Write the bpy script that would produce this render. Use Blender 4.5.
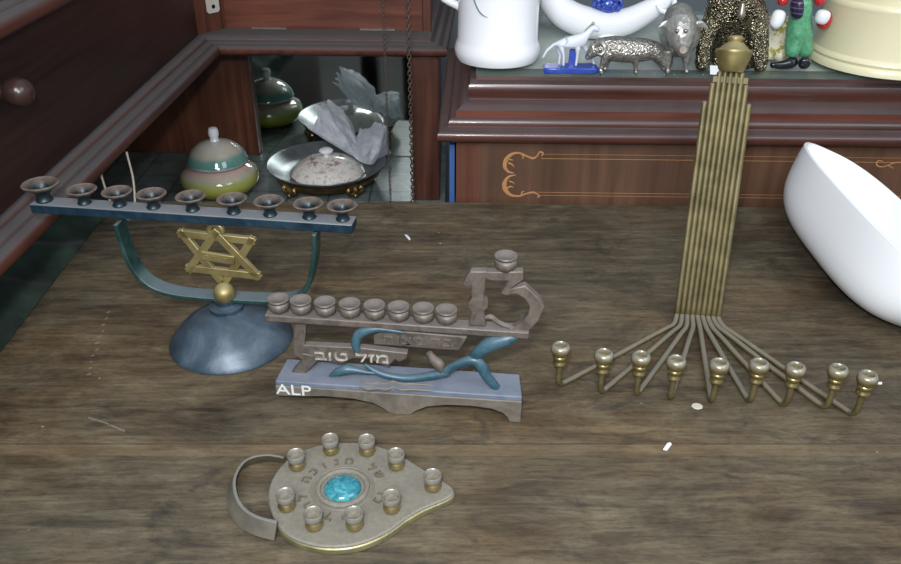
import bpy, bmesh, math, random
from mathutils import Vector, Matrix, noise as mnoise
random.seed(7)
C = bpy.context.scene.collection
S = bpy.context.scene
R = math.radians
for o in list(bpy.data.objects): bpy.data.objects.remove(o)

KD, ZD = 1.42, -0.1596      # dresser: size of one drawing unit in metres, height of its niche floor below the table top
# ------------------------------------------------------------------ camera, world, lights, exposure
FPX, PITCH, CAMH = 830.0, R(30.3), 0.38
cam = bpy.data.cameras.new('camera'); co = bpy.data.objects.new('camera', cam); C.objects.link(co)
co.location = (0, 0, CAMH); co.rotation_euler = (R(90) - PITCH, 0, 0)
cam.sensor_fit = 'HORIZONTAL'; cam.sensor_width = 36; cam.lens = FPX / 901 * 36; cam.clip_start = 0.01
S.camera = co
S.view_settings.view_transform = 'Standard'; S.view_settings.look = 'None'
S.view_settings.gamma = 1; S.view_settings.use_curve_mapping = False
S.view_settings.exposure = 0.0
W = bpy.data.worlds.new('room_light'); S.world = W; W.use_nodes = True
W.node_tree.nodes['Background'].inputs[0].default_value = (0.84, 0.91, 1.0, 1)
W.node_tree.nodes['Background'].inputs[1].default_value = 0.46

def area(name, loc, target, size, power, col):
    l = bpy.data.lights.new(name, 'AREA'); l.size = size; l.energy = power; l.color = col
    o = bpy.data.objects.new(name, l); C.objects.link(o); o.location = loc
    o.rotation_euler = (Vector(target) - Vector(loc)).to_track_quat('-Z', 'Y').to_euler()
    return o
area('window_daylight', (0.80, -0.05, 0.95), (0.25, 0.62, 0.0), 0.6, 5.0, (0.90, 0.95, 1.0))
area('niche_fill', (-0.15, -0.95, 1.25), (0.0, 1.0, 0.0), 0.7, 26.0, (0.97, 0.98, 1.0))  # added fill light behind the camera, brightens the dark niche
area('camera_flash', (-0.02, 0.0, 0.44), (0.04, 0.75, 0.05), 0.03, 3.2, (0.95, 0.97, 1.0))

# ------------------------------------------------------------------ pixel -> place
CP, SP = math.cos(PITCH), math.sin(PITCH)
def ray(u, v):
    a = (u - 450.5) / FPX; b = (282 - v) / FPX
    return Vector((a, CP + b * SP, -SP + b * CP))
EYE = Vector((0, 0, CAMH))
def atz(u, v, z=0.0):
    d = ray(u, v); return EYE + d * ((z - CAMH) / d.z)
def aty(u, v, Y):
    d = ray(u, v); return EYE + d * (Y / d.y)
def atp(u, v, p0, n):
    d = ray(u, v); return EYE + d * ((Vector(p0) - EYE).dot(n) / d.dot(n))

# ------------------------------------------------------------------ mesh helpers (all take world coordinates)
def lathe(bm, prof, c=(0, 0, 0), n=28, M=None):
    c = Vector(c); rings = []
    def P(x, y, z):
        v = Vector((x, y, z))
        return c + (M @ v if M is not None else v)
    for r, z in prof:
        if r < 1e-6: rings.append([bm.verts.new(P(0, 0, z))])
        else: rings.append([bm.verts.new(P(r * math.cos(2 * math.pi * i / n), r * math.sin(2 * math.pi * i / n), z)) for i in range(n)])
    for a, b in zip(rings, rings[1:]):
        for i in range(n):
            j = (i + 1) % n
            if len(a) == 1 and len(b) == 1: continue
            if len(a) == 1: bm.faces.new((a[0], b[j], b[i]))
            elif len(b) == 1: bm.faces.new((a[i], a[j], b[0]))
            else: bm.faces.new((a[i], a[j], b[j], b[i]))
    if len(rings[0]) > 1: bm.faces.new(list(reversed(rings[0])))
    if len(rings[-1]) > 1: bm.faces.new(rings[-1])
    return bm

def smooth_path(pts, k=4):
    pts = [Vector(p) for p in pts]
    if len(pts) < 3: return pts
    out = []
    P = [pts[0] * 2 - pts[1]] + pts + [pts[-1] * 2 - pts[-2]]
    for i in range(1, len(P) - 2):
        a, b, c, d = P[i - 1:i + 3]
        for j in range(k):
            t = j / k
            out.append(0.5 * ((2 * b) + (c - a) * t + (2 * a - 5 * b + 4 * c - d) * t * t + (3 * b - a - 3 * c + d) * t ** 3))
    out.append(pts[-1]); return out

def lerp_list(rs, n):
    out = []
    for i in range(n):
        t = i / (n - 1) * (len(rs) - 1); k = min(int(t), len(rs) - 2); out.append(rs[k] + (rs[k + 1] - rs[k]) * (t - k))
    return out

def tube(bm, pts, r, n=10, smooth=0, flat=None, closed=False):
    """round bar along pts; flat=(axis, factor) squashes it along an axis"""
    pts = smooth_path(pts, smooth) if smooth else [Vector(p) for p in pts]
    m = len(pts)
    rs = [r] * m if not isinstance(r, (list, tuple)) else lerp_list(r, m)
    tang = []
    for i in range(m):
        if closed: t = pts[(i + 1) % m] - pts[i - 1]
        else: t = pts[min(i + 1, m - 1)] - pts[max(i - 1, 0)]
        tang.append(t.normalized())
    u = tang[0].orthogonal().normalized(); rings = []
    for i in range(m):
        u = (u - tang[i] * u.dot(tang[i])).normalized(); v = tang[i].cross(u)
        ring = []
        for k in range(n):
            a = 2 * math.pi * k / n
            o = (u * math.cos(a) + v * math.sin(a)) * rs[i]
            if flat: ax = Vector(flat[0]); o = o - ax * o.dot(ax) * (1 - flat[1])
            ring.append(bm.verts.new(pts[i] + o))
        rings.append(ring)
    prs = list(zip(rings, rings[1:])) + ([(rings[-1], rings[0])] if closed else [])
    for a, b in prs:
        for k in range(n):
            j = (k + 1) % n; bm.faces.new((a[k], a[j], b[j], b[k]))
    if not closed: bm.faces.new(list(reversed(rings[0]))); bm.faces.new(rings[-1])
    return bm

def prism(bm, pts, ext):
    ext = Vector(ext); a = [bm.verts.new(Vector(p)) for p in pts]; b = [bm.verts.new(Vector(p) + ext) for p in pts]
    n = len(pts); bm.faces.new(a); bm.faces.new(list(reversed(b)))
    for i in range(n):
        j = (i + 1) % n; bm.faces.new((a[j], a[i], b[i], b[j]))
    return bm

def bar(bm, a, b, up, w, h):
    """box from a to b, w wide sideways and h tall along up"""
    a, b, up = Vector(a), Vector(b), Vector(up).normalized(); d = (b - a).normalized(); s = d.cross(up).normalized(); up = s.cross(d)
    q = [a + s * w / 2 - up * h / 2, a - s * w / 2 - up * h / 2, a - s * w / 2 + up * h / 2, a + s * w / 2 + up * h / 2]
    return prism(bm, q, b - a)

def box(bm, x0, x1, y0, y1, z0, z1):
    return prism(bm, [(x0, y0, z0), (x1, y0, z0), (x1, y1, z0), (x0, y1, z0)], (0, 0, z1 - z0))

def ball(bm, c, r, sc=(1, 1, 1), M=None, n=20):
    res = bmesh.ops.create_uvsphere(bm, u_segments=n, v_segments=max(8, n * 2 // 3), radius=r)
    T = Matrix.Translation(Vector(c)) @ (M.to_4x4() if M is not None else Matrix()) @ Matrix.Diagonal((*sc, 1))
    bmesh.ops.transform(bm, matrix=T, verts=res['verts']); return bm

def BM(): return bmesh.new()

def obj(name, bm, mat, parent=None, bevel=0, sub=0, sharp=38, loc=None):
    bmesh.ops.recalc_face_normals(bm, faces=bm.faces[:])
    me = bpy.data.meshes.new(name); bm.to_mesh(me); bm.free()
    return link(name, me, mat, parent, bevel, sub, sharp, loc)

def link(name, me, mat, parent=None, bevel=0, sub=0, sharp=38, loc=None):
    base = Vector(loc) if loc is not None else world_loc(parent)
    me.transform(Matrix.Translation(-base))
    me.materials.clear(); me.materials.append(mat)
    for p in me.polygons: p.use_smooth = True
    if sharp < 180: me.set_sharp_from_angle(angle=R(sharp))
    o = bpy.data.objects.new(name, me); C.objects.link(o)
    if parent: o.parent = parent; o.location = base - world_loc(parent)
    else: o.location = base
    if bevel:
        b = o.modifiers.new('bevel', 'BEVEL'); b.width = bevel; b.segments = 2; b.limit_method = 'ANGLE'; b.angle_limit = R(35)
    if sub:
        s = o.modifiers.new('sub', 'SUBSURF'); s.levels = sub; s.render_levels = sub
    return o

def world_loc(o):
    v = Vector((0, 0, 0))
    while o: v = v + o.location; o = o.parent
    return v

def thing(name, label, cat, loc, group=None):
    o = bpy.data.objects.new(name, None); C.objects.link(o); o.location = loc; o.empty_display_size = 0.02
    return tag(o, label, cat, group)

def tag(o, label, cat, group=None):
    o['label'] = label; o['category'] = cat
    if group: o['group'] = group
    return o

def resize(before, k, dz):
    """brings everything built since `before` from drawing units to metres"""
    for o in [o for o in bpy.data.objects if o not in before]:
        if o.data is not None: o.data.transform(Matrix.Diagonal((k, k, k, 1)))
        o.location = o.location * k
        if o.parent is None: o.location.z += dz
        for md in o.modifiers:
            if md.type == 'BEVEL': md.width *= k
            if md.type == 'SOLIDIFY': md.thickness *= k

def struct(o): o['kind'] = 'structure'; return o

def skin(verts, edges, radii, sub=2):
    """one continuous body grown over a skeleton; vertex 0 is the root"""
    me = bpy.data.meshes.new('t'); me.from_pydata([tuple(v) for v in verts], edges, [])
    o = bpy.data.objects.new('t', me); C.objects.link(o)
    m = o.modifiers.new('s', 'SKIN'); m.use_smooth_shade = True
    for i, r in enumerate(radii):
        sv = me.skin_vertices[0].data[i]; sv.radius = r if isinstance(r, (tuple, list)) else (r, r)
        sv.use_root = (i == 0)
    u = o.modifiers.new('u', 'SUBSURF'); u.levels = sub; u.render_levels = sub
    dg = bpy.context.evaluated_depsgraph_get(); dg.update()
    out = bpy.data.meshes.new_from_object(o.evaluated_get(dg))
    bpy.data.objects.remove(o); return out

def fuse(bm, voxel=0.0009, rounds=6):
    """melts overlapping rounded forms into one continuous body"""
    bmesh.ops.recalc_face_normals(bm, faces=bm.faces[:])
    me = bpy.data.meshes.new('t'); bm.to_mesh(me); bm.free()
    o = bpy.data.objects.new('t', me); C.objects.link(o)
    m = o.modifiers.new('r', 'REMESH'); m.mode = 'VOXEL'; m.voxel_size = voxel
    k = o.modifiers.new('k', 'SMOOTH'); k.factor = 0.5; k.iterations = rounds
    dg = bpy.context.evaluated_depsgraph_get(); dg.update()
    out = bpy.data.meshes.new_from_object(o.evaluated_get(dg))
    bpy.data.objects.remove(o); return out

def text_bm(bm, s, size, ext, M, sx=1.0):
    """raised lettering; M places the text's xy plane in the world"""
    cu = bpy.data.curves.new('t', 'FONT'); cu.body = s; cu.size = size; cu.extrude = ext
    cu.align_x = 'CENTER'; cu.align_y = 'CENTER'; cu.resolution_u = 3
    o = bpy.data.objects.new('t', cu); C.objects.link(o)
    dg = bpy.context.evaluated_depsgraph_get(); dg.update()
    me = bpy.data.meshes.new_from_object(o.evaluated_get(dg))
    bpy.data.objects.remove(o)
    me.transform(M @ Matrix.Diagonal((sx, 1, 1, 1))); bm.from_mesh(me); bpy.data.meshes.remove(me)
    return bm

def frame(o, x, y, z): return Matrix.Translation(Vector(o)) @ Matrix((Vector(x), Vector(y), Vector(z))).transposed().to_4x4()

# ------------------------------------------------------------------ materials
def srgb(r, g, b):
    f = lambda c: (c / 255 / 12.92) if c / 255 <= 0.04045 else ((c / 255 + 0.055) / 1.055) ** 2.4
    return (f(r), f(g), f(b), 1)

class Mat:
    def __init__(s, name):
        s.m = bpy.data.materials.new(name); s.m.use_nodes = True; s.t = s.m.node_tree; s.N = s.t.nodes; s.L = s.t.links
        s.b = s.N['Principled BSDF']; s.tc = s.N.new('ShaderNodeTexCoord').outputs['Object']
    def set(s, k, v):
        i = s.b.inputs[k]
        if hasattr(v, 'is_linked'): s.L.new(v, i)
        else: i.default_value = v
        return s
    def map(s, scale, rot=(0, 0, 0)):
        n = s.N.new('ShaderNodeMapping'); s.L.new(s.tc, n.inputs[0]); n.inputs['Scale'].default_value = scale; n.inputs['Rotation'].default_value = rot; return n.outputs[0]
    def noise(s, scale, detail=4, vec=None, rough=0.55, dist=0.0):
        n = s.N.new('ShaderNodeTexNoise'); n.inputs['Scale'].default_value = scale; n.inputs['Detail'].default_value = detail
        n.inputs['Roughness'].default_value = rough; n.inputs['Distortion'].default_value = dist
        s.L.new(vec or s.tc, n.inputs['Vector']); return n.outputs['Fac']
    def voro(s, scale, vec=None, out='Distance'):
        n = s.N.new('ShaderNodeTexVoronoi'); n.inputs['Scale'].default_value = scale; s.L.new(vec or s.tc, n.inputs['Vector']); return n.outputs[out]
    def ramp(s, fac, stops, mode='LINEAR'):
        n = s.N.new('ShaderNodeValToRGB'); e = n.color_ramp; e.interpolation = mode
        while len(e.elements) < len(stops): e.elements.new(0.5)
        for el, (p, c) in zip(e.elements, stops): el.position = p; el.color = c if len(c) == 4 else (*c, 1)
        s.L.new(fac, n.inputs[0]); return n.outputs[0]
    def mix(s, fac, a, b, mode='MIX'):
        n = s.N.new('ShaderNodeMix'); n.data_type = 'RGBA'; n.blend_type = mode; n.clamp_factor = True
        for k, v in ((0, fac), (6, a), (7, b)):
            if hasattr(v, 'is_linked'): s.L.new(v, n.inputs[k])
            else: n.inputs[k].default_value = v
        return n.outputs[2]
    def math(s, op, a, b=0.0, clamp=False):
        n = s.N.new('ShaderNodeMath'); n.operation = op; n.use_clamp = clamp
        for k, v in enumerate((a, b)):
            if hasattr(v, 'is_linked'): s.L.new(v, n.inputs[k])
            else: n.inputs[k].default_value = v
        return n.outputs[0]
    def sep(s, vec=None):
        n = s.N.new('ShaderNodeSeparateXYZ'); s.L.new(vec or s.tc, n.inputs[0]); return n.outputs
    def up(s):
        g = s.N.new('ShaderNodeNewGeometry'); return s.sep(g.outputs['Normal'])[2]
    def bump(s, h, strength=0.3, dist=0.001):
        n = s.N.new('ShaderNodeBump'); n.inputs['Strength'].default_value = strength; n.inputs['Distance'].default_value = dist
        s.L.new(h, n.inputs['Height']); s.L.new(n.outputs[0], s.b.inputs['Normal']); return s
    def dust(s, col, dcol, lo=0.35, hi=0.95, amt=0.8, nscale=40):
        u = s.up(); a = s.math('MULTIPLY', s.math('SUBTRACT', u, lo), 1 / (hi - lo), True)
        nz = s.ramp(s.noise(nscale, 4), [(0.25, (0.6,) * 3), (0.7, (1,) * 3)])
        f = s.math('MULTIPLY', s.math('MULTIPLY', a, amt), nz, True)
        return s.mix(f, col, dcol), f

G = lambda v: (v, v, v)
def simple(name, c, rough=0.5, metal=0.0, var=0.25, scale=30, c2=None, bump=0.0, spec=0.5, coat=0.0):
    m = Mat(name); nz = m.noise(scale, 5)
    c2 = c2 or tuple(x * (1 - var) for x in c[:3])
    m.set('Base Color', m.ramp(nz, [(0.3, tuple(c2[:3])), (0.7, tuple(c[:3]))])).set('Roughness', rough).set('Metallic', metal).set('Specular IOR Level', spec).set('Coat Weight', coat)
    if bump: m.bump(m.noise(scale * 3, 4), bump)
    return m.m

def mahogany(name, dark, light, grain_axis, dust_amt=0.0, rough=0.35, scale=1.0, dustc=srgb(118, 112, 116), coat=0.0):
    m = Mat(name); sc = [90 * scale, 90 * scale, 90 * scale]; sc[grain_axis] = 4 * scale
    g = m.noise(1.0, 6, m.map(tuple(sc)), 0.6, 0.4); big = m.noise(9, 3)
    col = m.ramp(m.math('ADD', m.math('MULTIPLY', g, 0.65), m.math('MULTIPLY', big, 0.35)), [(0.34, dark), (0.66, light)])
    sp = m.ramp(m.voro(75), [(0.0, G(1)), (0.035, G(0.7)), (0.06, G(0))])
    pick = m.ramp(m.noise(18, 2), [(0.6, G(0)), (0.66, G(1))])
    col = m.mix(m.math('MULTIPLY', m.math('MULTIPLY', sp, pick), 0.55), col, srgb(150, 140, 132))
    ro = m.ramp(g, [(0.3, G(rough)), (0.7, G(min(1, rough + 0.2)))])
    if dust_amt:
        col, f = m.dust(col, dustc, 0.10, 0.85, dust_amt)
        ro = m.math('ADD', ro, m.math('MULTIPLY', f, 0.4), True)
    m.set('Base Color', col).set('Roughness', ro); m.set('Coat Weight', coat).set('Coat Roughness', 0.15); m.bump(g, 0.15, 0.0006); return m.m

def table_wood():
    m = Mat('worn_table_wood'); xyz = m.sep()
    g1 = m.noise(1.0, 10, m.map((15, 130, 60)), 0.72, 0.7)
    g2 = m.noise(1.0, 6, m.map((26, 420, 60)), 0.65, 0.3)
    blot = m.noise(1.0, 8, m.map((11, 20, 8)), 0.72, 0.7)
    f = m.math('ADD', m.math('MULTIPLY', g1, 0.40), m.math('MULTIPLY', blot, 0.60))
    col = m.ramp(f, [(0.36, srgb(44, 37, 29)), (0.45, srgb(72, 62, 48)), (0.53, srgb(94, 83, 65)), (0.64, srgb(120, 109, 88))])
    # greyed, bleached patches and warm worn-through patches
    grey = m.ramp(m.noise(1.0, 5, m.map((4.2, 5.5, 4)), 0.65, 0.6), [(0.42, G(0)), (0.62, G(1))])
    col = m.mix(m.math('MULTIPLY', grey, 0.4), col, m.ramp(g1, [(0.3, srgb(64, 63, 54)), (0.7, srgb(104, 101, 88))]))
    warm = m.ramp(m.noise(1.0, 5, m.map((6, 11, 4), (0, 0, 0.1)), 0.65, 0.4), [(0.46, G(0)), (0.64, G(1))])
    col = m.mix(m.math('MULTIPLY', warm, 0.38), col, m.ramp(g1, [(0.3, srgb(70, 51, 30)), (0.7, srgb(116, 90, 57))]))
    col = m.mix(m.ramp(g2, [(0.32, G(0.5)), (0.45, G(0))]), col, srgb(46, 40, 34))
    fine = m.noise(1.0, 6, m.map((120, 330, 60)), 0.75, 0.2)
    col = m.mix(1.0, col, m.ramp(fine, [(0.32, G(0.62)), (0.5, G(0.98)), (0.68, G(1.0))]), 'MULTIPLY')
    # dark soaked-in stains
    for sc_, lo, am in (((13, 22, 9), 0.56, 0.6), ((34, 58, 20), 0.60, 0.55)):
        st = m.ramp(m.noise(1.0, 6, m.map(sc_), 0.7, 0.9), [(lo, G(0)), (lo + 0.1, G(1))])
        col = m.mix(m.math('MULTIPLY', st, am), col, srgb(44, 43, 40))
    # pale scuffs
    sf = m.ramp(m.noise(1.0, 5, m.map((18, 70, 9), (0, 0, 0.5)), 0.7, 0.5), [(0.64, G(0)), (0.74, G(1))])
    col = m.mix(m.math('MULTIPLY', sf, 0.35), col, srgb(128, 123, 110))
    # board joints
    y = xyz[1]
    def band(y0, w): return m.math('LESS_THAN', m.math('ABSOLUTE', m.math('SUBTRACT', m.math('ADD', y, m.math('MULTIPLY', m.math('SUBTRACT', blot, 0.5), 0.002)), y0)), w)
    for y0 in (SEAM,):
        col = m.mix(m.math('MULTIPLY', m.math('MULTIPLY', band(y0 + 0.0012, 0.0008), blot), 0.6), col, srgb(40, 34, 30))
        col = m.mix(m.math('MULTIPLY', m.math('MULTIPLY', band(y0 - 0.005, 0.0055), blot), 0.45), col, srgb(132, 110, 82))
    # tiny white specks of paint and grit
    v = m.ramp(m.voro(62), [(0.0, G(1)), (0.05, G(0.9)), (0.075, G(0))])
    pk = m.ramp(m.noise(23, 2), [(0.60, G(0)), (0.64, G(1))])
    sk = m.math('MULTIPLY', v, pk)
    col = m.mix(m.math('MULTIPLY', sk, 0.75), col, srgb(186, 184, 176))
    m.set('Base Color', col).set('Roughness', m.ramp(g1, [(0.3, G(0.5)), (0.7, G(0.72))])).set('Specular IOR Level', 0.35)
    m.bump(m.math('ADD', g1, m.math('MULTIPLY', g2, 0.6)), 0.35, 0.0008); return m.m

TABLE_C = Vector((0.27, 0.47, -0.75))
SEAM = atz(450, 445).y - TABLE_C.y
M = {}
M['table'] = table_wood()
M['mah'] = mahogany('red_mahogany', srgb(70, 35, 25)[:3], srgb(114, 62, 45)[:3], 0)
M['mahv'] = mahogany('red_mahogany_upright', srgb(66, 36, 26)[:3], srgb(104, 60, 44)[:3], 2)
M['mahd'] = mahogany('dark_mahogany', srgb(34, 18, 14)[:3], srgb(54, 31, 24)[:3], 1)
M['back'] = mahogany('brown_mahogany', srgb(76, 44, 31)[:3], srgb(118, 72, 50)[:3], 2)
M['ledge'] = mahogany('dusty_mahogany', srgb(62, 31, 24)[:3], srgb(96, 52, 40)[:3], 1, 1.25, 0.4, dustc=srgb(78, 73, 73))
M['ledge2'] = mahogany('dusty_dark_mahogany', srgb(52, 28, 23)[:3], srgb(84, 48, 39)[:3], 0, 0.7, 0.22, dustc=srgb(80, 72, 74), coat=0.35)
M['panel'] = mahogany('walnut_panel', srgb(62, 42, 31)[:3], srgb(100, 70, 50)[:3], 2, 0, 0.4, 0.6)
M['inlay'] = simple('tan_inlay', srgb(176, 128, 82), 0.45, 0, 0.2, 200)
M['knob'] = simple('dark_turned_wood', srgb(62, 42, 38), 0.3, 0, 0.3, 60, coat=0.3)
M['ivory'] = simple('ivory_plate', srgb(196, 192, 180), 0.45, 0, 0.15, 90)
M['steel'] = simple('worn_pale_metal', srgb(170, 160, 150), 0.4, 0.8, 0.3, 120)
M['iron'] = simple('dull_dark_chain', srgb(112, 98, 88), 0.5, 0.4, 0.4, 300)
M['room'] = simple('grey_plaster', srgb(112, 122, 128), 0.9, 0, 0.15, 3)
M['floor'] = simple('dark_floor_tiles', srgb(70, 66, 62), 0.7, 0, 0.3, 4)

def brass(name, c, c2, rough=0.32, dustc=srgb(128, 124, 110), amt=0.5, metal=0.9):
    m = Mat(name); nz = m.noise(60, 5)
    col = m.ramp(nz, [(0.3, c2[:3]), (0.65, c[:3])]); col, f = m.dust(col, dustc, 0.2, 0.9, amt, 90)
    m.set('Base Color', col).set('Metallic', m.math('SUBTRACT', metal, m.math('MULTIPLY', f, 0.9), True)).set('Roughness', m.math('ADD', rough, m.math('MULTIPLY', f, 0.4), True))
    m.bump(nz, 0.1, 0.0005); return m.m
M['brass'] = brass('aged_brass', srgb(186, 176, 140), srgb(140, 130, 98), 0.32, srgb(150, 146, 136), 0.9)
M['brassrod'] = brass('dull_brass_rod', srgb(126, 116, 80), srgb(92, 83, 54), 0.5, srgb(108, 104, 95), 1.1, 0.6)
M['handle'] = brass('grey_brass_strap', srgb(122, 116, 98), srgb(86, 80, 66), 0.45, srgb(112, 113, 112), 0.9, 0.6)
M['gold'] = brass('bright_gilt', srgb(172, 158, 108), srgb(130, 118, 76), 0.42, srgb(140, 134, 108), 0.5, 0.75)
M['cupin'] = simple('dusty_cup_lining', srgb(164, 160, 150), 0.6, 0.2, 0.3, 200)

def patina(name, a, b, c, scale=40, dustc=srgb(128, 136, 146), amt=0.6, metal=0.35, rough=0.42):
    m = Mat(name); nz = m.noise(scale, 6, None, 0.65, 0.6)
    col = m.ramp(nz, [(0.3, a[:3]), (0.5, b[:3]), (0.7, c[:3])]); col, f = m.dust(col, dustc, 0.3, 0.98, amt)
    m.set('Base Color', col).set('Metallic', m.math('SUBTRACT', metal, f, True)).set('Roughness', rough); m.bump(nz, 0.2, 0.0006); return m.m
M['blue'] = patina('blue_enamel_patina', srgb(20, 40, 52), srgb(56, 76, 92), srgb(100, 114, 126), 26, srgb(100, 104, 108), amt=0.35)
M['bluebar'] = patina('dark_blue_patina', srgb(18, 34, 46), srgb(28, 52, 68), srgb(48, 70, 80), 60, srgb(122, 126, 130), 1.3)
M['green'] = patina('green_patina', srgb(22, 46, 46), srgb(34, 66, 62), srgb(56, 84, 80), 60, srgb(104, 114, 120), 0.95)
def two_tone(name, lowc, highc, z0, dz, metal, rough, var=60):
    m = Mat(name); z = m.sep()[2]; nz = m.noise(var, 4)
    f = m.math('MULTIPLY', m.math('SUBTRACT', m.math('ADD', z, m.math('MULTIPLY', m.math('SUBTRACT', nz, 0.5), dz)), z0), 1 / dz, True)
    dark = m.ramp(nz, [(0.3, G(0.7)), (0.7, G(1.0))])
    m.set('Base Color', m.mix(1.0, m.mix(f, lowc, highc), dark, 'MULTIPLY')).set('Metallic', m.math('MULTIPLY', m.math('SUBTRACT', 1.0, m.math('MULTIPLY', f, 0.55), True), metal)).set('Roughness', rough); m.bump(nz, 0.15, 0.0005); return m.m
M['cup1'] = two_tone('tarnished_cup', srgb(34, 50, 56), srgb(122, 108, 98), 0.0082, 0.004, 0.45, 0.4, 200)
M['cuplamp'] = two_tone('brass_cup_dusty_rim', srgb(176, 160, 112), srgb(150, 146, 136), 0.0064, 0.0014, 0.85, 0.34, 200)
M['cuprod'] = two_tone('brass_socket_pale_top', srgb(164, 150, 104), srgb(152, 148, 134), 0.0125, 0.004, 0.85, 0.34, 200)
M['pewter'] = patina('dusty_brown_pewter', srgb(72, 64, 58), srgb(96, 87, 80), srgb(112, 103, 95), 120, srgb(118, 113, 109), 0.7, 0.25, 0.5)
M['teal'] = patina('teal_paint', srgb(30, 58, 70), srgb(50, 84, 98), srgb(72, 104, 116), 60, srgb(98, 114, 124), 0.55, 0.1)
M['bluetop'] = patina('blue_grey_paint', srgb(76, 88, 106), srgb(98, 108, 124), srgb(116, 122, 134), 50, srgb(122, 127, 136), 0.5, 0.05, 0.6)
M['apron'] = patina('grey_brown_cast', srgb(82, 76, 67), srgb(102, 96, 86), srgb(118, 112, 101), 70, srgb(120, 117, 112), 0.6, 0.1, 0.6)
M['worn'] = simple('worn_pale_relief', srgb(196, 190, 180), 0.55, 0.1, 0.45, 260, c2=srgb(112, 104, 98))
M['chalk'] = simple('chalky_grey', srgb(122, 116, 104), 0.85, 0, 0.3, 300)
M['paint'] = simple('white_paint', srgb(206, 208, 206), 0.6, 0, 0.1, 200)
M['lampgrey'] = simple('pebbled_grey_cast', srgb(126, 122, 111), 0.7, 0.1, 0.22, 300, bump=0.25)
M['lampletter'] = simple('browned_raised_cast', srgb(112, 102, 88), 0.6, 0.15, 0.22, 200)
M['lampedge'] = brass('greenish_brass_edge', srgb(170, 164, 122), srgb(116, 114, 88), 0.4, amt=0.1, metal=0.7)
def stone():
    m = Mat('turquoise_stone'); nz = m.noise(170, 6, None, 0.7, 1.0)
    m.set('Base Color', m.ramp(nz, [(0.32, srgb(26, 78, 92)[:3]), (0.5, srgb(46, 124, 138)[:3]), (0.68, srgb(88, 158, 164)[:3])])).set('Roughness', 0.12).set('Coat Weight', 0.6); return m.m
M['stone'] = stone()
M['white'] = simple('white_porcelain', srgb(238, 240, 244), 0.18, 0, 0.03, 10, coat=0.4)
M['bowl'] = simple('white_enamel_basin', srgb(238, 241, 244), 0.28, 0, 0.02, 8)
M['whitefig'] = simple('white_bisque', srgb(214, 220, 230), 0.4, 0, 0.12, 60)
M['cream'] = simple('cream_stoneware', srgb(228, 222, 186), 0.3, 0, 0.05, 12, coat=0.3)
def hammered(name, a, b, scale, strength, rough=0.3, metal=0.9):
    m = Mat(name); v = m.voro(scale); nz = m.noise(scale * 0.7, 4)
    m.set('Base Color', m.ramp(nz, [(0.3, a[:3]), (0.7, b[:3])])).set('Metallic', metal).set('Roughness', rough); m.bump(m.math('ADD', v, nz), strength, 0.002); return m.m
M['silver'] = hammered('embossed_silver', srgb(132, 130, 124), srgb(200, 196, 188), 520, 0.5, 0.28, 0.8)
M['silver2'] = hammered('smooth_tarnished_silver', srgb(132, 134, 130), srgb(170, 170, 164), 200, 0.35, 0.36, 0.5)
M['bronze'] = hammered('shaggy_dark_bronze', srgb(58, 56, 46), srgb(168, 160, 134), 430, 0.9, 0.27, 0.95)
M['plate'] = hammered('polished_dark_silver', srgb(104, 108, 112), srgb(142, 146, 150), 40, 0.05, 0.3, 0.55)
def glassm(name, col, alpha):
    m = Mat(name); m.set('Base Color', col).set('Roughness', 0.04).set('Alpha', alpha); return m.m
M['glass'] = glassm('green_edged_glass', srgb(150, 190, 176), 0.10)
M['clear'] = glassm('clear_glass', srgb(206, 212, 214), 0.2)
def crystal():
    m = Mat('blue_crystal'); v = m.voro(420, out='Color')
    m.set('Base Color', m.mix(0.35, srgb(70, 100, 215), v, 'MULTIPLY')).set('Roughness', 0.08).set('Transmission Weight', 0.35).set('Coat Weight', 0.5); return m.m
M['crystal'] = crystal()
def mirrorm():
    m = Mat('old_mirror'); m.set('Base Color', (0.66, 0.74, 0.70, 1)).set('Metallic', 1.0).set('Roughness', m.ramp(m.noise(30, 4), [(0.3, G(0.03)), (0.8, G(0.07))])); return m.m
M['mirror'] = mirrorm()
def slab():
    m = Mat('grey_marble_tiles'); nz = m.noise(22, 6, None, 0.6, 1.2)
    col = m.ramp(nz, [(0.3, srgb(78, 88, 88)[:3]), (0.7, srgb(122, 132, 130)[:3])]); xyz = m.sep()
    for k, off in ((0, 0.0), (1, 0.012)):
        f = m.math('FRACT', m.math('MULTIPLY', m.math('ADD', xyz[k], 5 + off), 1 / 0.064))
        col = m.mix(m.math('MULTIPLY', m.math('LESS_THAN', f, 0.05), 0.7), col, srgb(48, 54, 54))
    m.set('Base Color', col).set('Roughness', 0.3); return m.m
M['marble'] = slab()
M['topboard'] = simple('pale_cabinet_top', srgb(205, 208, 203), 0.5, 0, 0.2, 20)
def clothm():
    m = Mat('dark_green_cloth'); w = m.noise(600, 2)
    m.set('Base Color', m.ramp(m.noise(25, 4), [(0.3, srgb(38, 56, 49)[:3]), (0.7, srgb(78, 102, 88)[:3])])).set('Roughness', 0.85).set('Sheen Weight', 0.2); m.bump(w, 0.2, 0.0004); return m.m
M['cloth'] = clothm()
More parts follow.
